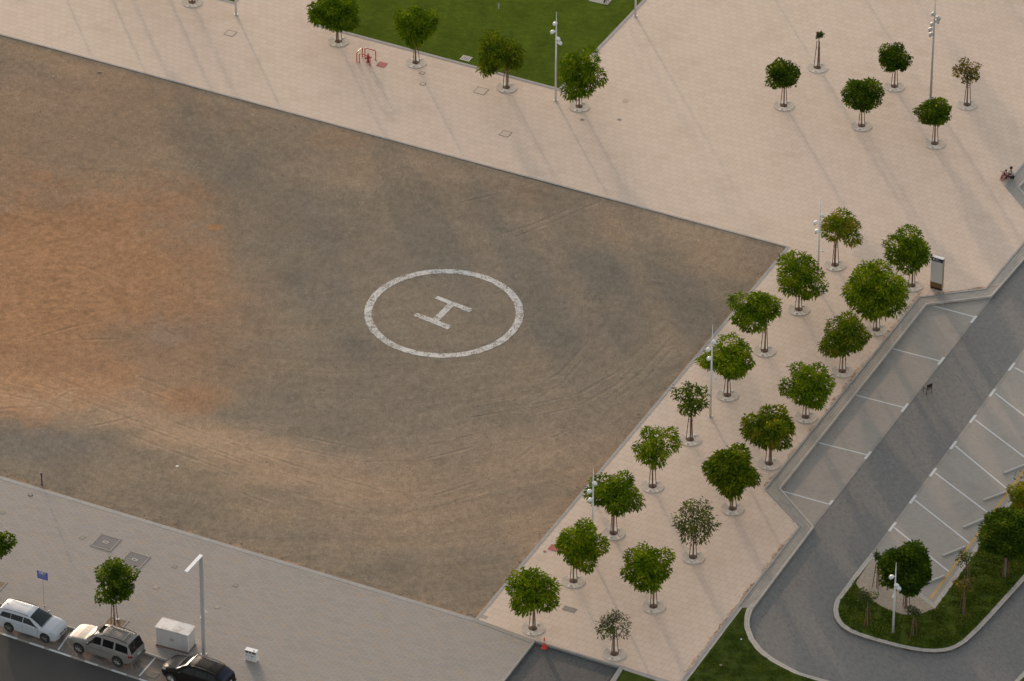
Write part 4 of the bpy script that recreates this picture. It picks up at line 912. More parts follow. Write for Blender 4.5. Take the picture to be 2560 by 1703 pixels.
for (x, y), s_, lb in ((z1(1505, 218), .72, 'thin outlined stone cover near the upper left lawn corner'), (z2(798, 478), .34, 'upper of the two small outlined covers below the lawn edge tree'), (z2(803, 549), .36, 'lower of the two small outlined covers below the lawn edge tree'),
                       (z2(1183, 594), .86, 'large double outlined cover left of the yellow tipped tree'), (z2(1342, 875), .70, 'outlined stone cover nearest the sand, below the lawn')):
    cover('inlaid_cover', lb, 'inlaid cover', (x, y), s_, s_, None, style='joint', group=JG)
for (x, y), s_, m_, lb in ((z2(1843, 782), .27, M['cover'], 'small dark square plate below the tree at the lawn point'), (z2(2086, 782), .27, M['cover'], 'small dark square plate right of the tree at the lawn point'),
                           (z2(2127, 660), .42, M['bandtile'] if 'bandtile' in M else plain('tan_paving_stone', (.38, .28, .21), .8), 'tan discoloured paving stone right of the tree at the lawn point'), (z2(1048, 415), .2, M['grey_stone'], 'tiny grey plate on the kerb of the upper lawn')):
    cover('access_plate', lb, 'access plate', (x, y), s_, s_, m_, z=.006, group='small plates on the upper plaza')
cover('lawn_pit', 'framed dark pit cover set in the edge of the upper lawn', 'pit cover', z2(1085, 383), .66, .56, M['trim'], z=.02, frame=M['grate'], style='grid')
cover('drain_cover', 'dark oblong cover between the two lowest rows of trees', 'cover', z6(712, 1101), .88, .48, M['cover'], z=.008, style=None)
cover('drain_cover', 'grey oblong stone at the lower corner of the sand', 'cover', z6(151, 1148), .56, .30, M['grey_stone'], z=.006)
cover('hydrant_cover', 'dull red square cover beside the hydrant rails', 'red cover', zh(1210, 1024), .65, .65, M['redmat'], z=.014, group='red hydrant covers')
cover('hydrant_cover', 'dull red square cover under the tree at the lower sand edge', 'red cover', z6(610, 702), .62, .62, M['redmat'], z=.014, style=None, group='red hydrant covers')
cover('hydrant_cover', 'tiny red square plate left of the red cover by the sand', 'red cover', z6(550, 725), .16, .16, M['redmat'], z=.014, group='red hydrant covers')
cover('hydrant_cover', 'red cover half hidden behind the umbrella shaped tree', 'red cover', (1510, 1231), .62, .62, M['redmat'], z=.014, group='red hydrant covers')
sa = math.atan2(kd.y, kd.x)
cover('drain_grate', 'square drain grate under the side of the white car', 'drain', zb(155, 1268), .60, .55, M['cover'], z=.012, style='grid', group='street drains', zg=RL, ang=sa)
cover('drain_grate', 'square drain grate in front of the black car', 'drain', zb(997, 1525), .66, .66, M['cover'], z=.012, style='grid', group='street drains', zg=RL, ang=sa)

# ------------------------------------------------------------------ hydrants and rails
def hydrant(label, base):
    c = G(*base); t = thing('fire_hydrant', label, 'fire hydrant', c, .3, 'fire hydrants')
    mb = MB(); mb.disc((0, 0, 0), .15, .05, 14); mb.tube([(0, 0, .04), (0, 0, .46)], .085, 12); mb.disc((0, 0, .44), .125, .05, 14); mb.build('body', M['hyd'], t, smooth=False)
    MB().ball((0, 0, .5), .115, 12, 8, (1, 1, 1.35)).tube([(0, 0, .62), (0, 0, .75)], [.03, .024], 6).build('cap', M['hyd'], t, smooth=True)
    for a in (0, math.pi): 
        d = Vector((math.cos(a), math.sin(a), 0)); n_ = MB().tube([d * .06 + Vector((0, 0, .33)), d * .21 + Vector((0, 0, .33))], .055, 10).build('nozzle', M['hyd'], t); MB().tube([d * .2 + Vector((0, 0, .33)), d * .25 + Vector((0, 0, .33))], .065, 8).build('nozzle_cap', M['hyd'], n_)
    MB().tube([(0, -.06, .52), (.16, -.12, .55)], .015, 5).ball((.18, -.13, .55), .035, 8, 5).build('valve_handle', M['steel'], t)
    return t
hydrant('red fire hydrant standing inside the three red hoops', zh(718, 922)); hydrant('red fire hydrant half hidden behind the lowest sand edge lamp', (1480.5, 1240))
def hoop(label, p, q, h=.78):
    a = G(*p); b = G(*q); t = thing('guard_rail', label, 'guard rail', a, 0, 'red hoops around the hydrant'); d = b - a; r = .11
    dn = d.normalized(); pts = [Vector((0, 0, 0)), Vector((0, 0, h - r))]
    for k in range(1, 5): th = k / 4 * math.pi / 2; pts.append(dn * (r - r * math.cos(th)) + Vector((0, 0, h - r + r * math.sin(th))))
    for k in range(0, 5): th = k / 4 * math.pi / 2; pts.append(d - dn * (r - r * math.sin(th)) + Vector((0, 0, h - r + r * math.cos(th))))
    pts.append(d.copy()); MB().tube(pts, .034, 10).build('hoop', M['red'], t, smooth=True)
    for x in (Vector((0, 0, 0)), d): MB().disc((x.x, x.y, 0), .06, .012, 10).build('foot', M['red'], t)
hoop('red hoop with the sunlit top bar, left of the hydrant', zh(315, 927), zh(515, 733)); hoop('red hoop in front of the hydrant', zh(405, 952), zh(788, 1052)); hoop('red hoop behind the hydrant', zh(605, 752), zh(990, 852))

# ------------------------------------------------------------------ cabinet, bin, signs
def cz_(x, y): return (350 + x * .19322, 1400 + y * .19322)
FL = G(*cz_(212, 1105)); FR = G(*cz_(625, 1215)); a_ = math.atan2((FR - FL).y, (FR - FL).x); wd = (FR - FL).length; dp = 1.03; ht = 1.47
t = thing('utility_cabinet', 'off white metal utility cabinet with double doors beside the street lamp', 'cabinet', FL, a_)
MB().box((wd / 2, dp / 2, .05), (wd + .06, dp + .06, .10)).build('plinth', plain('rusty_plinth', (.17, .10, .07), .8, var=.2), t)
MB().box((wd / 2, dp / 2, .10 + (ht - .16) / 2), (wd - .02, dp - .02, ht - .16)).build('body', M['cab_white'], t)
m, tt, b = nt('dusty_cabinet_roof'); tc = N(tt, 'ShaderNodeTexCoord'); f = noisen(tt, mapn(tt, tc.outputs['Object'], (.9, 1.4, 1)), 1.6, 6, .65)
lnk(tt, ramp(tt, f, [(.50, (.52, .50, .485)), (.62, (.38, .32, .26))]), b.inputs['Base Color']); b.inputs['Roughness'].default_value = .6
rf = MB(); rf.add([(-.06, -.06, ht - .04), (wd + .06, -.06, ht - .04), (wd + .06, dp + .06, ht - .04), (-.06, dp + .06, ht - .04), (-.06, -.06, ht), (wd + .06, -.06, ht), (wd + .06, dp + .06, ht), (-.06, dp + .06, ht), (wd / 2, -.02, ht + .03), (wd / 2, dp + .02, ht + .03)],
       [(3, 2, 1, 0), (0, 1, 5, 8, 4), (1, 2, 6, 5), (2, 3, 7, 9, 6), (3, 0, 4, 7), (4, 8, 9, 7), (8, 5, 6, 9)]); rf.build('roof', m, t)
cp = MB()
for x in (.33, wd - .33):
    pass
for i, (x0, x1) in enumerate(((.02, .34), (.36, wd / 2 - .008), (wd / 2 + .008, wd - .36), (wd - .34, wd - .05))):
    nm = 'door' if i in (1, 2) else 'side_panel'; mb = MB(); mb.box(((x0 + x1) / 2, -.012, .10 + (ht - .2) / 2), (x1 - x0, .02, ht - .24)); d = mb.build(nm, M['cab_white'], t)
    rb = MB(); k = x0 + .03
    while k < x1 - .02: rb.box((k, -.024, .10 + (ht - .2) / 2), (.008, .006, ht - .30)); k += .035
    rb.build('ribbing', plain('rib_shade_grey', (.45, .43, .41), .6) if 'rib' not in M else M['rib'], d); M['rib'] = bpy.data.materials['rib_shade_grey']
    if nm == 'door': MB().box((x1 - .07 if i == 1 else x0 + .07, -.036, .78), (.03, .025, .16)).build('handle', M['dark'], d)
mb = MB(); mb.box((wd - .008, .03, ht / 2), (.05, .06, ht - .14)); mb.box((wd + .004, dp - .05, ht / 2), (.02, .05, ht - .14)); mb.build('corner_post', M['metal_white'], t)
# recycling bin with three openings
FL = G(*cz_(1358, 1296)); FR = G(*cz_(1502, 1336)); a_ = math.atan2((FR - FL).y, (FR - FL).x); w_ = (FR - FL).length
t = thing('recycling_bin', 'white three compartment waste bin with open slots, right of the street lamp', 'bin', FL, a_)
MB().box((w_ / 2, .16, .30), (w_, .32, .54)).build('body', M['metal_white'], t); MB().box((w_ / 2, .17, .81), (w_ + .02, .34, .025)).build('lid', M['metal_white'], t)
MB().box((w_ / 2, .29, .68), (w_, .03, .24)).build('back_panel', M['metal_white'], t); MB().box((w_ / 2, .16, .015), (w_ * .94, .28, .03)).build('foot', M['dark'], t)
for x in (.01, w_ * .31, w_ * .58, w_ - .01): MB().box((x, .16, .68), (.022, .31, .235)).build('divider', M['metal_white'], t)
MB().box((w_ / 2, .17, .60), (w_ * .9, .2, .05)).build('waste', plain('mixed_waste', (.24, .17, .09), .8, var=.6, scale=18), t)
for x, w in ((.16, .2), (.44, .06), (.68, .24)): 
    MB().box((w_ * x, -.003, .46), (w_ * w, .006, .03)).box((w_ * x, -.003, .42), (w_ * w * .7, .006, .016)).build('marking', M['mark'], t)
for x in (.31, .58): MB().box((w_ * x, -.002, .30), (.008, .006, .5)).build('seam', M['mark'], t)
MB().box((w_ * .76, .12, .828), (.10, .08, .008)).build('ash_tray', M['dark'], t)
# sign pillar
tt_ = zf(2300, 560, 1 / 8.71); FL = G(*tt_(215, 1392)); FR = G(*tt_(465, 1465)); a_ = math.atan2((FR - FL).y, (FR - FL).x); w_ = (FR - FL).length; hh_ = 2.6
t = thing('sign_pillar', 'tall silver information pillar with a navy header and bronze base', 'sign', FL, a_)
for z0_, z1_, m_, nm, ins_ in ((0, .16, M['dark'], 'foot', .03), (.16, .56, M['bronze'], 'lower_panel', 0), (.563, 2.27, M['totem'], 'face_panel', 0), (2.273, 2.57, M['navy'], 'header', 0)):
    MB().box((w_ / 2, .13, (z0_ + z1_) / 2), (w_ - ins_, .24 - ins_, z1_ - z0_)).build(nm, m_, t)
MB().box((w_ / 2, .135, 2.585), (w_ + .02, .27, .03)).build('top_cap', M['signwhite'], t)
MB().box((w_ + .012, .13, 1.3), (.02, .25, 2.3)).build('side_strip', M['bronze_l'] if 'bronze_l' in M else plain('brushed_tan_edge', (.28, .22, .16), .4, .3), t)
hd = [o for o in t.children if o.name.startswith('header')][0]
MB().tube([(.19, .009, 2.42), (.19, .003, 2.42)], .075, 20).build('emblem', M['totem'], hd)
mb = MB()
for z_, segs in ((2.475, ((.33, .05), (.39, .03), (.43, .06), (.50, .04))), (2.425, ((.33, .07), (.41, .05), (.47, .03))), (2.375, ((.33, .09), (.43, .08), (.52, .09), (.62, .05)))):
    for x, w in segs: mb.box((x + w / 2, .006, z_), (w, .004, .028))
mb.build('lettering', M['totem'], hd)
# blue parking sign on a post
B = G(*zb(287, 1077)); t = thing('parking_sign', 'blue information sign with vehicle pictograms on a thin post behind the white car', 'sign', B, GA + .03)
MB().tube([(0, 0, 0), (0, 0, 2.72)], .028, 10).build('post', M['post_p'] if 'post_p' in M else plain('pinkish_grey_post', (.40, .36, .33), .6), t); MB().disc((0, 0, 0), .07, .02, 12).build('base_plate', M['steel'], t)
pn = MB().box((0, -.04, 2.42), (.74, .02, .58)).build('panel', M['signblue'], t)
MB().box((0, -.053, 2.60), (.48, .006, .17)).build('pictogram_field', M['signwhite'], pn)
mb = MB()
mb.box((-.13, -.058, 2.585), (.15, .004, .035)); mb.box((-.12, -.058, 2.615), (.08, .004, .04)); mb.box((.13, -.058, 2.585), (.19, .004, .05)); mb.box((.10, -.058, 2.625), (.09, .004, .05))
for x in (-.18, -.08, .07, .19): mb.tube([(x, -.056, 2.562), (x, -.061, 2.562)], .022, 10)
mb.build('pictogram', M['dark'], pn)
mb = MB(); pr = random.Random(8)
for k in range(6):
    x = -.32; z_ = 2.47 - k * .05
    while x < .29:
        w = pr.uniform(.04, .11); w = min(w, .32 - x); mb.box((x + w / 2, -.052, z_), (w, .004, .018)); x += w + .025
mb.build('lettering', M['signtext'], pn)
MB().box((0, -.026, 2.42), (.76, .01, .60)).build('border', M['signtext'], pn)
# traffic cone
tz = zf(1180, 1500, 1 / 7.725); B = G(*tz(1395, 925), RL); t = thing('traffic_cone', 'orange and white traffic cone on the dark ramp beside its kerb', 'traffic cone', B, GA)
MB().box((0, 0, .02), (.36, .36, .04)).build('base', M['orange'], t); MB().tube([(0, 0, .04), (0, 0, .40)], [.135, .085], 16).tube([(0, 0, .60), (0, 0, .83)], [.058, .022], 16).build('cone', M['orange'], t, smooth=False)
MB().tube([(0, 0, .40), (0, 0, .60)], [.086, .058], 16).build('reflective_band', M['coneband'], t)
# chair on the driveway
cz2 = zf(2280, 940, 1 / 26.14); p1 = G(*cz2(945, 1245), RL); p2 = G(*cz2(1282, 1125), RL); p3 = G(*cz2(715, 1055), RL); a_ = math.atan2((p2 - p1).y, (p2 - p1).x)
t = thing('chair', 'dark wooden chair standing alone on the grey driveway', 'chair', p1, a_)
Wc, Dc = .44, .42
MB().box((Wc / 2, Dc / 2, .44), (Wc, Dc, .035)).build('seat', plain('worn_brown_seat', (.07, .045, .03), .45), t)
for x, y in ((.02, .02), (Wc - .02, .02), (.02, Dc - .02), (Wc - .02, Dc - .02)):
    top = .83 if y < .1 else .43; MB().tube([(x, y, 0), (x, y, .43), (x, y - (.05 if y < .1 else 0), top)], .020, 6).build('leg', M['chair'], t)
MB().box((Wc / 2, -.005, .66), (Wc - .03, .022, .32), tilt=Matrix.Rotation(R(6), 3, 'X')).build('backrest', M['chair'], t)
MB().box((Wc / 2, .02, .40), (Wc - .04, .02, .04)).box((Wc / 2, Dc - .02, .40), (Wc - .04, .02, .04)).box((.02, Dc / 2, .40), (.02, Dc - .04, .04)).box((Wc - .02, Dc / 2, .40), (.02, Dc - .04, .04)).build('seat_rail', M['chair'], t)
# blue post at the left sand edge, blue topped pole
B = G(105, 1212.5); t = thing('bollard', 'dark blue post at the left edge of the sand', 'post', B); MB().tube([(0, 0, 0), (0, 0, .86)], .042, 10).build('post', M['blue'], t)
MB().tube([(-.03, 0, .84), (-.03, 0, .98)], .06, 10).build('cap', M['blue'], t); MB().disc((0, 0, 0), .09, .03, 12).build('foot', M['dark'], t)
B = G(2056, 1008.5); t = thing('marker_pole', 'thin pole with a blue top mostly hidden by a bushy tree', 'pole', B); MB().tube([(0, 0, .5), (0, 0, 2.92)], .034, 8).build('pole', M['metal_white'], t)
MB().tube([(0, 0, 2.92), (0, 0, 3.18)], .055, 10).build('cap', M['blue'], t); MB().tube([(0, 0, 0), (0, 0, .5)], .045, 8).build('foot', M['trim'], t)
# lawn sign, pad with black stand
B = G(1246.7, 22.8); t = thing('lawn_sign', 'small pale square sign on a short white post in the upper lawn', 'sign', B, R(14)); MB().tube([(0, 0, 0), (0, 0, .40)], .03, 8).build('post', M['metal_white'], t)
p_ = MB().box((0, -.01, .36), (.18, .02, .30), tilt=Matrix.Rotation(R(-14), 3, 'X')).build('panel', plain('weathered_sign_panel', (.22, .20, .16), .6, var=.3, scale=9), t)
padc = [(1518.9, 13.2), (1529.5, 0.5), (1560, -36), (1500, -52), (1472, 3)]
pd = thing('stone_pad', 'light stone pad in the lawn at the top edge of the photo', 'pad', G(*padc[0])); s_ = slab('paving', PX(padc), .03, M['kerb_grey'], .05, kind=None); s_.parent = pd; s_.matrix_parent_inverse = Matrix.Translation(-G(*padc[0]))
B = G(1511.5, 6, .03); t = thing('metal_stand', 'dark splayed foot of a metal stand on the stone pad', 'stand', B); MB().tube([(0, 0, 0), (0, 0, 1.1)], .04, 8).build('post', M['chair'], t)
for q in ((.35, .15), (-.1, -.08), (.18, -.05)): MB().tube([(0, 0, .22), (q[0], q[1], .02)], .022, 6).build('foot', M['chair'], t)
# wheel stops
def wheel_stop(label, a, b):
    a = G(*a, RL); b = G(*b, RL); t = thing('wheel_stop', label, 'wheel stop', (a + b) / 2, math.atan2((b - a).y, (b - a).x), 'concrete wheel stops'); L = (b - a).length
    mb = MB(); prof = [(-.075, 0), (-.075, .05), (-.05, .11), (.05, .11), (.075, .05), (.075, 0)]; vs = [(x * L / 2, y, z) for x in (-1, 1) for y, z in prof]
    mb.add(vs, [(0, 1, 2, 3, 4, 5), (11, 10, 9, 8, 7, 6)] + [(i, i + 6, (i + 1) % 6 + 6, (i + 1) % 6) for i in range(6)]); o = mb.build('block', M['stopc'], t)
M['stopc'] = plain('wheel_stop_concrete', (.44, .41, .37), .85, var=.06, spec=.1)
for a, b, lb in ((zy(820, 1520), zy(1112, 1402), 'fourth wheel stop up from the gravel end, counted along the yellow line is second'), (zy(1085, 1150), (2459.5, 1298.5), 'wheel stop partly behind the leafy twig'), (zy(1350, 795), zy(1643, 690), 'wheel stop left of the flowering bush'),
                 (zy(1618, 440), (2568, 1161), 'wheel stop at the right edge of the photo near the bare sapling'), (z5(1678, 943), z5(1822, 887), 'wheel stop at the end of the gravel bed, half behind the ball tree'), ((2563, 1098), (2622, 1074), 'wheel stop just cut by the right edge of the photo')):
    wheel_stop(lb.replace('fourth wheel stop up from the gravel end, counted along the yellow line is second', 'wheel stop next to the drooping sapling, second from the gravel bed'), a, b)

# ------------------------------------------------------------------ cars
def interp(tab, x): return float(np.interp(x, [a for a, b in tab], [b for a, b in tab]))
def make_car(label, heading, center, sp, group='cars parked along the street kerb'):
    t = thing('parked_car', label, 'car', center, math.atan2(heading.y, heading.x), group)
    X0, X1 = sp['x']; ax = sp['axles']; Rw = sp['R']; ar = Rw + .055
    def zlow(x):
        z = interp(sp['zl'], x)
        for a in ax:
            d = abs(x - a)
            if d < ar: z = max(z, Rw + math.sqrt(ar * ar - d * d))
        return z
    def section(x):
        w = interp(sp['w'], x); zb = interp(sp['zb'], x); zt = interp(sp['zt'], x); wt = interp(sp['wt'], x); zl = zlow(x); zt = max(zt, zb + .004)
        h = zb - zl; k = max(0.0, min(1.0, (zt - zb) / .35))
        p5z = zt - .10 * k - .004 * (1 - k); p5w = wt + .045 * k + (w * .955 - wt) * .45 * (1 - k)
        fl = sp.get('flare', 0); f = 0
        for a in ax: f = max(f, 1 - abs(x - a) / (ar + .1))
        w2 = w + fl * max(0, min(1, f * 3))
        return [(w2 * .945, zl), (w2 * .985, zl + h * .16), (w2, zl + h * .42), (w * .992, zl + h * .70), (w * .978, zl + h * .90), (w * .95, zb), (p5w, p5z), (wt, zt - .035 * k), (wt * .82, zt - .004 * k), (wt * .42, zt + .014), (0, zt + .02)]
    NT = 11
    def S(x, tt):
        sc_ = section(x); i = min(NT - 2, int(tt)); f = tt - i; a, b = sc_[i], sc_[i + 1]; return Vector((x, a[0] + (b[0] - a[0]) * f, a[1] + (b[1] - a[1]) * f))
    xs = set(np.round(np.linspace(X0, X1, 44), 3)) | {round(v, 3) for a in ax for v in np.linspace(a - ar - .01, a + ar + .01, 17)} | {round(a, 3) for a, b in sp['zt']}
    xs = sorted(x for x in xs if X0 <= x <= X1); mb = MB(); vs = []
    for x in xs:
        sec = section(x); vs += [(x, y, z) for y, z in sec] + [(x, -y, z) for y, z in sec[-2::-1]]
    k = 2 * NT - 1; mb.add(vs, [(i * k + j, i * k + j + 1, (i + 1) * k + j + 1, (i + 1) * k + j) for i in range(len(xs) - 1) for j in range(k - 1)] + [tuple(range(k - 1, -1, -1)), tuple((len(xs) - 1) * k + j for j in range(k))])
    body = mb.build('body', sp['paint'], t, smooth=True)
    bm = bmesh.new(); bm.from_mesh(body.data); bmesh.ops.recalc_face_normals(bm, faces=bm.faces); bm.to_mesh(body.data); bm.free()
    try: body.data.set_sharp_from_angle(angle=R(38))
    except Exception: pass
    MB().box(((X0 + X1) / 2, 0, .36), ((X1 - X0) * .80, sp['w'][2][1] * 1.6, .30)).build('underbody', M['trim'], t)
    def patch(name, xr, tr, mat, push=.006, sides=(1, -1), nx=10, nt_=5, parent=None, xf=None):
        out = []
        for s in sides:
            pts = []
            for i in range(nx + 1):
                for j in range(nt_ + 1):
                    tt = tr[0] + (tr[1] - tr[0]) * j / nt_
                    a, b = xf(j / nt_) if xf else xr
                    x = a + (b - a) * i / nx
                    p = S(x, tt); dx = S(min(X1, x + .02), tt) - S(max(X0, x - .02), tt); dt = S(x, min(NT - 1.001, tt + .05)) - S(x, max(0, tt - .05)); n = dx.cross(dt)
                    n = n.normalized() if n.length > 1e-9 else Vector((0, 0, 1))
                    if n.y < -.02 or (abs(n.y) <= .02 and n.z < 0): n = -n
                    p = p + n * push; pts.append((p.x, p.y * s, p.z))
            q = nt_ + 1; mbp = MB().add(pts, [(i * q + j, i * q + j + 1, (i + 1) * q + j + 1, (i + 1) * q + j) if s > 0 else (i * q + j, (i + 1) * q + j, (i + 1) * q + j + 1, i * q + j + 1) for i in range(nx) for j in range(nt_)])
            out.append(mbp.build(name, mat, parent or t, smooth=True))
        return out
    def full(name, xr, t0, mat, push=.008, xf=None, parent=None):
        pts = []; nx = 20; ts = [t0 + (10 - t0) * j / 6 for j in range(7)]
        for i in range(nx + 1):
            row = []
            for tt in ts:
                a, b = xf(1 - (tt - t0) / (10 - t0)) if xf else xr
                x = a + (b - a) * i / nx; p = S(x, min(tt, 9.999)); dz = S(x + .02, min(tt, 9.999)).z - S(x - .02, min(tt, 9.999)).z; n = Vector((-dz / .04, 0, 1)).normalized(); p = p + n * push; row.append(p)
            pts += [tuple(p) for p in row] + [(p.x, -p.y, p.z) for p in row[-2::-1]]
        q = 13; return MB().add(pts, [(i * q + j, i * q + j + 1, (i + 1) * q + j + 1, (i + 1) * q + j) for i in range(nx) for j in range(q - 1)]).build(name, mat, parent or t, smooth=True)
    for xr, tr, xf in sp['side_windows']: patch('side_window', xr, tr, sp.get('side_glass', M['glass']), .008, xf=xf)
    full('windscreen', sp['wscreen'], 7.05, sp.get('ws_glass', M['glass']), .022)
    full('rear_window', sp['rscreen'], sp.get('rs_t', 7.05), sp.get('rs_glass', M['glass']), .018)
    for xa, xb in sp['doors']:
        for s, d in zip((1, -1), patch('door', (xa + .008, xb - .008), (.9, 5.0), sp['paint'], .010, nx=6)):
            h = S(xa + .14 if sp.get('hback', True) else xb - .14, 4.2); MB().tube([(h.x - .08, (h.y + .02) * s, h.z), (h.x + .08, (h.y + .02) * s, h.z)], .014, 6).build('handle', sp.get('handle', sp['paint']), d)
    if sp.get('seams', True):
        for xa in sorted({x for d in sp['doors'] for x in d}): patch('door_seam', (xa - .006, xa + .006), (.9, 5.0), M['trim'], .007, nx=1)
    full('bonnet_seam', sp['seam'], 6.6, M['trim'], .006)
    if sp.get('molding'): patch('side_molding', sp['molding'], (2.75, 2.95), sp['trimc'], .02, nx=8, nt_=1)
    for a in ax:
        for s in (1, -1):
            yc = (interp(sp['w'], a) + sp.get('flare', 0)) - .105
            w_ = thing('wheel', None, None, (0, 0, 0)); w_.parent = t; w_.location = (a, yc * s, Rw)
            m1 = MB().tube([(0, -.11, 0), (0, -.09, 0), (0, .09, 0), (0, .11, 0)], [Rw - .03, Rw, Rw, Rw - .03], 26); m1.build('tyre', M['tyre'], w_, smooth=False)
            m2 = MB(); rr = Rw * .66; m2.tube([(0, s * .100, 0), (0, s * .113, 0)], rr, 22)
            m2.build('rim_back', M['trim'], w_)
            m3 = MB(); ns = sp.get('spokes', 5)
            for i in range(ns):
                for o_ in ((-.07, .07) if sp.get('twin') else (0,)):
                    th = 2 * math.pi * i / ns + .3; e = Vector((math.cos(th + o_), 0, math.sin(th + o_))) * rr * .96; m3.tube([(0, s * .118, 0), (e.x, s * .120, e.z)], [.05 if not sp.get('twin') else .03, .026 if not sp.get('twin') else .016], 6)
            for i in range(24): 
                a1, a2 = 2 * math.pi * i / 24, 2 * math.pi * (i + 1) / 24; m3.add([(math.cos(a1) * rr, s * .117, math.sin(a1) * rr), (math.cos(a2) * rr, s * .117, math.sin(a2) * rr), (math.cos(a2) * rr * .92, s * .119, math.sin(a2) * rr * .92), (math.cos(a1) * rr * .92, s * .119, math.sin(a1) * rr * .92)], [(0, 1, 2, 3)])
            m3.tube([(0, s * .11, 0), (0, s * .128, 0)], .045, 10); m3.build('rim', sp.get('rimc', M['chrome']), w_)
            patch('wheel_arch_lining', (a - ar, a + ar), (0, .25), M['trim'], -.02, sides=(s,), nx=12, nt_=1) if False else None
    for s in (1, -1):
        x, y, z = sp['mirror']; mm_ = MB().ball((x, y * s, z), .10, 10, 7, (.75, 1.05, .72)); mm_.build('wing_mirror', sp.get('mirrorc', sp['paint']), t, smooth=True)
        MB().box((x - .01, (y - .13) * s, z - .05), (.07, .12, .04)).build('mirror_arm', M['trim'], t)
    hl = sp['headlight']; patch('headlight', hl[0], hl[1], M['lamp_clear'], .012, nx=6)
    tl = sp['taillight']; patch('taillight', tl[0], tl[1], M['lamp_red'], .014, nx=4)
    def endbox(name, x, z, wy, hz, mat, th=.03, y=0): return MB().box((x, y, z), (th, wy, hz)).build(name, mat, t)
    for nm, x, z, wy, hz, mat, th in sp['ends']: endbox(nm, x, z, wy, hz, mat, th)
    if 'rails' in sp:
        ra, rb, ry, rz, rr_ = sp['rails']
        for s in (1, -1):
            n = 8; MB().tube([(ra + (rb - ra) * i / n, ry(ra + (rb - ra) * i / n) * s, interp(sp['zt'], ra + (rb - ra) * i / n) + rz * math.sin(math.pi * min(1, max(0, .08 + i / n * .84)))) for i in range(n + 1)], rr_, 6).build('roof_rail', M['trim'], t)
    if 'crossbars' in sp:
        for x in sp['crossbars']: 
            MB().tube([(x, -.58, interp(sp['zt'], x) + .085), (x, .58, interp(sp['zt'], x) + .085)], .022, 6).build('cross_bar', M['chrome'], t)
    if 'ribs' in sp:
        xa, xb, ys = sp['ribs']
        for y in ys: MB().box(((xa + xb) / 2, y, interp(sp['zt'], (xa + xb) / 2) + .012), (xb - xa, .03, .018)).build('roof_rib', sp['ribc'], t)
    if 'sunroof' in sp:
        xa, xb, wy = sp['sunroof']; MB().box(((xa + xb) / 2, 0, interp(sp['zt'], (xa + xb) / 2) + .014), (xb - xa, wy, .02)).build('sunroof', M['glass'], t)
    if 'antenna' in sp: x = sp['antenna']; MB().add([(x, -.02, interp(sp['zt'], x) + .01), (x + .16, 0, interp(sp['zt'], x) + .01), (x, .02, interp(sp['zt'], x) + .01), (x + .01, 0, interp(sp['zt'], x) + .09)], [(0, 1, 3), (1, 2, 3), (2, 0, 3), (0, 2, 1)]).build('antenna', M['trim'], t)
    return t
kn = Vector((-kd.y, kd.x, 0))
# white estate, nose to the right
zw = zf(0, 1480, 1 / 11.2); ra_ = G(*zw(250, 1090), RL); fa_ = G(*zw(1265, 1400), RL); hd_ = (fa_ - ra_).normalized(); ctr = (ra_ + fa_) / 2 + kn * .80 - hd_ * .11
white = dict(x=(-2.29, 2.28), axles=(1.42, -1.20), R=.325, paint=M['paint_white'],
    zl=[(-2.29, .42), (-2.1, .30), (-1.6, .22), (1.8, .20), (2.1, .22), (2.28, .32)],
    zb=[(-2.29, .76), (-2.2, .92), (-1.9, 1.0), (0, .965), (1.05, .915), (1.5, .86), (1.95, .76), (2.18, .66), (2.28, .50)],
    zt=[(-2.29, .78), (-2.25, .98), (-2.16, 1.16), (-2.05, 1.34), (-1.93, 1.42), (-1.6, 1.455), (-.9, 1.475), (-.1, 1.475), (.22, 1.44), (.5, 1.32), (1.12, 1.0), (1.4, .955), (1.8, .87), (2.08, .76), (2.2, .66), (2.28, .52)],
    w=[(-2.29, .72), (-2.15, .83), (-1.8, .895), (1.5, .895), (1.9, .86), (2.12, .76), (2.22, .64), (2.28, .48)],
    wt=[(-2.29, .60), (-2.1, .62), (-1.7, .60), (0, .60), (.4, .585), (1.12, .71), (1.5, .74), (1.95, .66), (2.2, .52), (2.28, .40)],
    side_windows=[((-1.80, -1.12), (5.12, 5.92), lambda f: (-1.88 + f * .16, -1.10)), ((-1.07, -.22), (5.12, 5.92), None), ((-.17, .9), (5.12, 5.92), lambda f: (-.17, .98 - f * .72))],
    wscreen=(.24, 1.12), rscreen=(-2.22, -2.03), ws_glass=M['glass_green'], doors=[(-1.0, -.2), (-.2, .92)], seam=(1.16, 1.19), mirror=(.72, 1.0, 1.0), headlight=((1.72, 2.08), (4.3, 5.6)), taillight=((-2.27, -2.05), (3.6, 5.0)),
    ends=[('grille', 2.262, .585, .74, .05, M['trim'], .05), ('lower_intake', 2.262, .40, .70, .09, M['trim'], .05), ('number_plate', 2.295, .47, .46, .10, M['plate'], .02), ('badge', 2.285, .62, .10, .10, M['chrome'], .02)],
    rails=(-1.95, .12, lambda x: .60 + .0 * x, .055, .020), antenna=-1.75, spokes=5, twin=True, rimc=plain('dark_alloy', (.20, .19, .18), .35, .7))
make_car('white estate car with black roof rails, nose to the right', hd_, Vector((ctr.x, ctr.y, RL)), white)
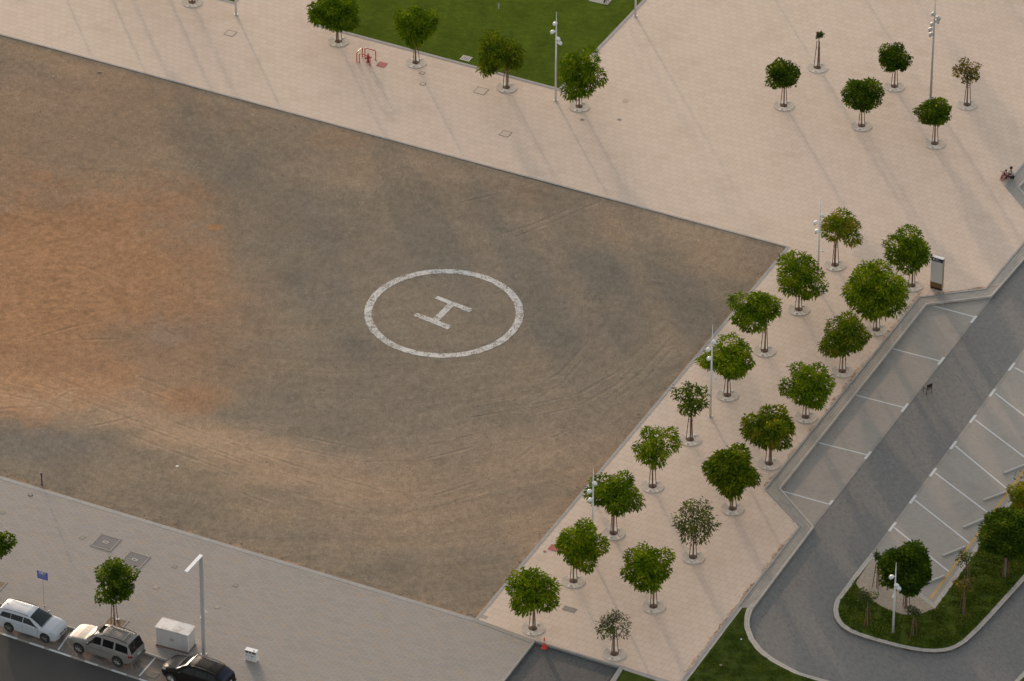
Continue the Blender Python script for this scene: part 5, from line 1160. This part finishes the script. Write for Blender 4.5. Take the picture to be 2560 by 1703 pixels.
# silver off-roader, nose to the left
zs = zf(160, 1540, 1 / 10.45); fa_ = G(*zs(400, 962), RL); ra_ = G(*zs(1420, 1308), RL); hd_ = (fa_ - ra_).normalized(); ctr = (ra_ + fa_) / 2 + kn * .83 - hd_ * .03
silver = dict(x=(-2.44, 2.43), axles=(1.46, -1.41), R=.375, paint=M['paint_silver'], flare=.035,
    zl=[(-2.44, .62), (-2.2, .42), (-1.7, .32), (1.8, .30), (2.15, .36), (2.43, .50)],
    zb=[(-2.44, .95), (-2.36, 1.08), (-2.1, 1.14), (0, 1.12), (1.0, 1.08), (1.5, 1.05), (2.1, .96), (2.33, .84), (2.43, .68)],
    zt=[(-2.44, .97), (-2.38, 1.12), (-2.30, 1.30), (-2.22, 1.56), (-2.12, 1.74), (-1.9, 1.80), (-1.2, 1.83), (-.1, 1.82), (.22, 1.78), (.42, 1.67), (.98, 1.20), (1.15, 1.15), (1.7, 1.09), (2.15, 1.01), (2.34, .90), (2.43, .72)],
    w=[(-2.44, .74), (-2.3, .88), (-1.9, .925), (1.6, .925), (2.05, .90), (2.28, .80), (2.38, .70), (2.43, .60)],
    wt=[(-2.44, .66), (-2.2, .66), (-1.7, .645), (0, .64), (.4, .63), (1.0, .74), (1.6, .76), (2.1, .70), (2.35, .60), (2.43, .5)],
    side_windows=[((-2.1, -1.28), (5.12, 5.9), lambda f: (-2.16 + f * .10, -1.22)), ((-1.08, -.30), (5.12, 5.9), None), ((-.16, .75), (5.12, 5.9), lambda f: (-.16, .82 - f * .52))],
    wscreen=(.32, .98), rscreen=(-2.37, -2.10), rs_t=6.2, doors=[(-1.2, -.22), (-.22, .86)], seam=(1.02, 1.10), mirror=(.66, 1.06, 1.16), mirrorc=M['trim'], headlight=((2.05, 2.3), (4.2, 5.4)), taillight=((-2.42, -2.20), (3.2, 5.2)),
    ends=[('grille', 2.40, .82, .9, .12, M['trim'], .05), ('front_bumper', 2.40, .58, 1.26, .20, M['bumper'], .10), ('rear_bumper', -2.42, .60, 1.50, .22, M['bumper'], .16), ('number_plate', -2.475, .86, .36, .12, M['plate'], .02), ('badge', -2.44, 1.05, .12, .05, M['chrome'], .03)],
    rails=(-1.98, .0, lambda x: .60, .075, .026), crossbars=(-.20, -1.62), ribs=(-1.85, -.35, (-.42, -.25, -.08, .09, .26, .43)), ribc=M['paint_silver'], sunroof=(-.12, .26, .74), molding=(-.95, .80), trimc=M['chrome'], spokes=6, seams=True, hback=True, rimc=plain('grey_alloy', (.30, .29, .27), .35, .7))
silver['zt'] = silver['zt']
make_car('silver off-road car with sunroof and roof rack, nose to the left', hd_, Vector((ctr.x, ctr.y, RL)), silver)
# black car cut by the bottom edge
zk = zf(390, 1600, .09334); fa_ = G(*zk(440, 1140), RL); hd2 = hd_; ctr = fa_ - hd2 * 1.40 + kn * .80
black = dict(x=(-2.34, 2.36), axles=(1.42, -1.36), R=.37, paint=M['paint_black'], flare=.02,
    zl=[(-2.34, .55), (-2.1, .38), (-1.7, .30), (1.8, .28), (2.1, .32), (2.36, .45)],
    zb=[(-2.34, .98), (-2.2, 1.12), (-1.9, 1.16), (0, 1.08), (1.0, 1.02), (1.5, .99), (2.0, .90), (2.25, .76), (2.36, .58)],
    zt=[(-2.34, 1.0), (-2.28, 1.16), (-2.12, 1.36), (-1.9, 1.54), (-1.6, 1.61), (-1.0, 1.66), (-.1, 1.67), (.3, 1.61), (.55, 1.50), (1.12, 1.14), (1.3, 1.10), (1.8, 1.02), (2.12, .90), (2.28, .78), (2.36, .60)],
    w=[(-2.34, .70), (-2.15, .84), (-1.8, .92), (1.5, .92), (1.95, .88), (2.18, .76), (2.29, .62), (2.36, .48)],
    wt=[(-2.34, .60), (-2.0, .60), (-1.6, .60), (0, .61), (.4, .60), (1.1, .72), (1.6, .74), (2.0, .68), (2.25, .54), (2.36, .40)],
    side_windows=[((-1.9, -1.2), (5.12, 5.9), lambda f: (-1.95 + f * .35, -1.18)), ((-1.12, -.25), (5.12, 5.9), None), ((-.2, .9), (5.12, 5.9), lambda f: (-.2, .95 - f * .62))],
    wscreen=(.34, 1.12), rscreen=(-2.27, -1.86), rs_t=6.4, rs_glass=M['paint_blueblack'], doors=[(-1.15, -.2), (-.2, .92)], seam=(1.16, 1.20), mirror=(.74, 1.04, 1.12), headlight=((1.85, 2.2), (4.2, 5.6)), taillight=((-2.32, -2.12), (3.6, 5.0)),
    ends=[('grille', 2.33, .70, .9, .10, M['trim'], .05), ('number_plate', -2.36, .86, .40, .12, M['plate'], .03), ('rear_bumper', -2.32, .62, 1.5, .18, M['trim'], .14)],
    rails=(-1.7, .1, lambda x: .60, .05, .020), spokes=10, rimc=M['chrome'])
bc = make_car('black car with a pale sunshade in the windscreen, cut by the bottom edge', hd2, Vector((ctr.x, ctr.y, RL)), black)
ws = [o for o in bc.children if o.name.startswith('windscreen')][0]
mb = MB(); zt_ = black['zt']
for i in range(9):
    for j in range(2):
        y = -.66 + i * .165; x = .36 + (.10 + .16 * max(0, (i - 4) / 4)) * j * (.45 + .55 * i / 8) if True else 0
        mb.v.append((x, y, interp(zt_, x) + .052))
mb.f = [(i * 2, i * 2 + 1, i * 2 + 3, i * 2 + 2) for i in range(8)]; mb.mi = [0] * 8; mb.build('sunshade', M['shade'], ws)

# ------------------------------------------------------------------ people and the small bicycle
def skinned(name, joints, edges, mat, parent, lv=1):
    me = bpy.data.meshes.new(name + '_src'); bm = bmesh.new(); ly = bm.verts.layers.skin.verify(); vv = []
    for p, r in joints: v = bm.verts.new(p); v[ly].radius = (r, r) if not isinstance(r, tuple) else r; vv.append(v)
    for a, b in edges: bm.edges.new((vv[a], vv[b]))
    vv[0][ly].use_root = True; bm.to_mesh(me); bm.free()
    o = bpy.data.objects.new(name, me); COL.objects.link(o); md = o.modifiers.new('skin', 'SKIN'); md.use_smooth_shade = True; s = o.modifiers.new('sub', 'SUBSURF'); s.levels = lv; s.render_levels = lv
    dg = bpy.context.evaluated_depsgraph_get(); nm = bpy.data.meshes.new_from_object(o.evaluated_get(dg)); o.modifiers.clear(); o.data = nm; nm.materials.clear(); nm.materials.append(mat); nm.polygons.foreach_set('use_smooth', [True] * len(nm.polygons)); o.parent = parent; return o
def seated(label, base, rz, s, shirt, lower, hair, lean=.05):
    t = thing('person', label, 'person', base, rz)
    J = [((0, 0, .14), .13), ((-.02 + lean, 0, .32), .125), ((.02 + lean * 2, 0, .50), .145), ((.03 + lean * 2, 0, .60), .06), ((.05 + lean * 2, 0, .67), .055), ((.07 + lean * 2, 0, .76), .085), ((.07 + lean * 2, 0, .85), .075),
         ((.03 + lean * 2, .18, .53), .06), ((.16, .24, .34), .045), ((.38, .14, .36), .034), ((.46, .10, .37), .038), ((.03 + lean * 2, -.18, .53), .06), ((.16, -.25, .34), .045), ((.38, -.14, .34), .034), ((.46, -.10, .35), .038),
         ((.04, .10, .12), .10), ((.42, .20, .36), .065), ((.60, .14, .06), .045), ((.72, .14, .04), .04), ((.04, -.10, .12), .10), ((.42, -.20, .34), .065), ((.60, -.12, .06), .045), ((.72, -.12, .04), .04)]
    E_ = [(0, 1), (1, 2), (2, 3), (3, 4), (4, 5), (5, 6), (2, 7), (7, 8), (8, 9), (9, 10), (2, 11), (11, 12), (12, 13), (13, 14), (0, 15), (15, 16), (16, 17), (17, 18), (0, 19), (19, 20), (20, 21), (21, 22)]
    sc_ = lambda L: [((p[0] * s, p[1] * s, p[2] * s), r * s) for p, r in L]
    body = skinned('body', sc_(J), E_, M['skin'], t)
    def grow(ids, k): return [(J[i][0], J[i][1] * k) for i in ids]
    sh = skinned('shirt', sc_([(J[0][0], .145), (J[1][0], .145), (J[2][0], .165), ((J[3][0][0], 0, .57), .09), (J[7][0], .078), ((.11, .225, .42), .062), (J[11][0], .078), ((.11, -.225, .42), .062)]), [(0, 1), (1, 2), (2, 3), (2, 4), (4, 5), (2, 6), (6, 7)], shirt, t)
    tr_ = skinned('trousers', sc_([((0, 0, .13), .15), ((.04, .10, .13), .115), ((.42, .20, .36), .08), ((.58, .145, .10), .06), ((.04, -.10, .13), .115), ((.42, -.20, .34), .08), ((.58, -.125, .10), .06)]), [(0, 1), (1, 2), (2, 3), (0, 4), (4, 5), (5, 6)], lower, t)
    hx = (.05 + lean * 2) * s
    MB().ball((hx, 0, .835 * s), .108 * s, 12, 9, (1.0, .92, 1.0)).build('hair', hair, t, smooth=True)
    MB().ball((hx + .095 * s, 0, .79 * s), .020 * s, 6, 5).build('nose', M['skin'], t, smooth=True)
    for yy in (-.035, .035): MB().ball((hx + .090 * s, yy * s, .815 * s), .011 * s, 6, 4).build('eye', M['dark'], t)
    return t
zp = zf(2480, 380, 1 / 15.68)
seated('person in a green and white striped shirt sitting on the paving edge', G(*zp(790, 1010)) + Vector((0, 0, -.02)), R(196), 1.05, M['shirt'], M['trousers'], M['hair'], .03)
seated('small child in pink sitting in front of the person in the striped shirt', G(*zp(640, 1000)) + Vector((-.12, -.05, 0)), R(215), .80, M['pink'], M['pink'], M['hair'], .03)
B = G(*zp(425, 1020)); t = thing('small_bicycle', "small child's bicycle standing left of the seated pair", 'bicycle', B, R(250))
def ringb(c, r, rr, nm, mat, par):
    MB().tube([(c[0] + math.cos(2 * math.pi * i / 20) * r, c[1], c[2] + math.sin(2 * math.pi * i / 20) * r) for i in range(21)], rr, 6, cap=False).build(nm, mat, par)
for x in (-.30, .30):
    w_ = thing('wheel', None, None, (0, 0, 0)); w_.parent = t; ringb((x, 0, .17), .155, .016, 'tyre', M['tyre'], w_)
    mb = MB()
    for i in range(8): mb.tube([(x, 0, .17), (x + math.cos(i * .785) * .15, 0, .17 + math.sin(i * .785) * .15)], .003, 4)
    mb.build('spokes', M['chrome'], w_)
MB().tube([(-.30, 0, .17), (-.12, 0, .38), (.24, 0, .46), (.02, 0, .18), (-.12, 0, .38)], .016, 6).tube([(.02, 0, .18), (-.30, 0, .17)], .012, 6).build('frame', M['hyd'], t)
MB().tube([(.30, 0, .17), (.24, 0, .46), (.21, 0, .66)], .016, 6).tube([(.20, -.18, .67), (.21, 0, .65), (.20, .18, .67)], .016, 6).build('handlebar', M['trim'], t)
MB().ball((-.14, 0, .46), .07, 8, 5, (1.3, .8, .5)).build('saddle', M['trim'], t)

# ------------------------------------------------------------------ grass, stones, litter
def inside(poly, x, y):
    c = False; n = len(poly); j = n - 1
    for i in range(n):
        if ((poly[i].y > y) != (poly[j].y > y)) and (x < (poly[j].x - poly[i].x) * (y - poly[i].y) / (poly[j].y - poly[i].y) + poly[i].x): c = not c
        j = i
    return c
def grass(name, poly, n, size, seed, clump=.55, z=.0, bias=.45):
    rnd = np.random.default_rng(seed); xs = [p.x for p in poly]; ys = [p.y for p in poly]; P = []
    x0, x1 = max(min(xs), -42), min(max(xs), 42); y0, y1 = min(ys), min(max(ys), 50)
    while len(P) < n:
        x, y = rnd.uniform(x0, x1), rnd.uniform(y0, y1)
        k = noise.noise(Vector((x * 1.3, y * 1.6, seed))) + .5 * noise.noise(Vector((x * 3.7, y * 4.1, seed)))
        if k < rnd.uniform(-.9, .25) * clump: continue
        if inside(poly, x, y): P.append((x, y, z))
    P = np.array(P); d = rnd.normal(size=(len(P), 3)) * .6; d[:, 2] = 1.0
    tn = np.clip(rnd.normal(bias, .2, len(P)) + .3 * np.sin(P[:, 0] * 1.9) * np.cos(P[:, 1] * 2.3), 0, 1)
    o = leaf_mesh(name, None, P, d, 'leaf', rnd, M['grass'], size, tn); tag(o, kind='stuff'); return o
il = [p for p in (PX(grav_edge)[::-1] + [ins[5]] + lawn_in + [ins[30], ins[31], ins[0]])]
grass('grass', il, 26000, .13, 5)
l3 = PX([(1858, 1524), (1861, 1540), (1861, 1570), (1872, 1600), (1890, 1624), (1930, 1656), (1986, 1685), (2060, 1708), (2130, 1740), (1690, 1740), (1719, 1703)])
grass('grass', l3, 9000, .07, 6, .3, bias=.35)
def stones(name, fn, n, s0, s1, mat, seed):
    pr = random.Random(seed); mb = MB(); k = 0
    while k < n:
        p = fn(pr)
        if p is None: continue
        k += 1; r = pr.uniform(s0, s1) * (1 if pr.random() > .1 else 1.8); c = Vector(p) + Vector((0, 0, r * .3))
        mb.ball(c, r, 5, 3, (pr.uniform(.7, 1.4), pr.uniform(.7, 1.3), .6), rot=Matrix.Rotation(pr.uniform(0, 3), 3, 'Z'))
    o = mb.build(name, mat); o['kind'] = 'stuff'; return o
def on_edges(pr):
    if pr.random() < .75: u = pr.uniform(-70, 0); v = SV + abs(pr.gauss(0, .5))
    else: u = -abs(pr.gauss(0, .35)); v = pr.uniform(SV, 0)
    p = W(u, min(v, -.05)); return (p.x, p.y, sand_z(p.x, p.y) - .004)
stones('pebbles', on_edges, 1500, .012, .035, M['rock'], 3)
def on_sand(pr):
    p = W(pr.uniform(-75, -1), pr.uniform(SV + .5, -.5)); return (p.x, p.y, sand_z(p.x, p.y) - .004)
stones('sand_pebbles', on_sand, 1300, .012, .03, M['rock'], 4); stones('pale_pebbles', on_sand, 260, .012, .026, M['litter'], 9)
def dead(pr):
    i = pr.choice([3, 4, 4, 5, 6, 6, 6]); a, b = ob_w[i], ob_w[i + 1]
    if i == 6: b = G(1702, 1703)
    q = a.lerp(b, pr.random()); return (q.x - abs(pr.gauss(0, .12)) - .02, q.y + pr.gauss(.05, .12), .0)
stones('dead_leaves', dead, 160, .012, .03, M['deadleaf'], 5)
def dead2(pr):
    a, b = pr.choice(((ib_w[4], ib_w[5]), (ib_w[3], ib_w[4]))); q = a.lerp(b, pr.random() ** .5); return (q.x + abs(pr.gauss(0, .05)) + .06, q.y - .04, RL)
stones('kerb_leaves', dead2, 150, .012, .03, M['deadleaf'], 6)
for (x, y), r, lb in ((z1(651, 475), .13, 'grey stone lying in the sand near the upper kerb'), ((1782, 1660), 0, '')):
    if r: p = G(x, y, -.07); t = MB().ball((0, 0, .03), r, 8, 5, (1.2, .8, .5)).build('stone', M['rock'], loc=p, smooth=True); tag(t, lb, 'stone')
def flat(label, cat, x, y, s, z, mat, name='litter', ang=.4):
    p = G(x, y, z); o = MB().box((0, 0, .012), (s, s * .8, .02), rz=ang).build(name, mat, loc=p); tag(o, label, cat); return o
flat('brown square stone lying in the lower right lawn', 'paving stone', 1802, 1663.5, .15, .02, M['grey_stone'], 'loose_stone', .5)
flat('pale scrap of paper in the lawn near the curved kerb', 'litter', 1853, 1598.5, .11, .03, M['litter'])
flat('small white scrap on the sand at the far left', 'litter', 133, 191.5, .08, -.06, M['litter'])
flat('pale flat scrap on the sand above the sidewalk', 'litter', 443, 1166, .20, -.06, M['litter'])
flat('tiny white scrap on the asphalt below the white car', 'litter', 107.5, 1620.5, .09, RL, M['litter'])
flat('white scrap in the grass beside the gravel bed corner', 'litter', 2359, 1516, .12, .04, M['litter'])
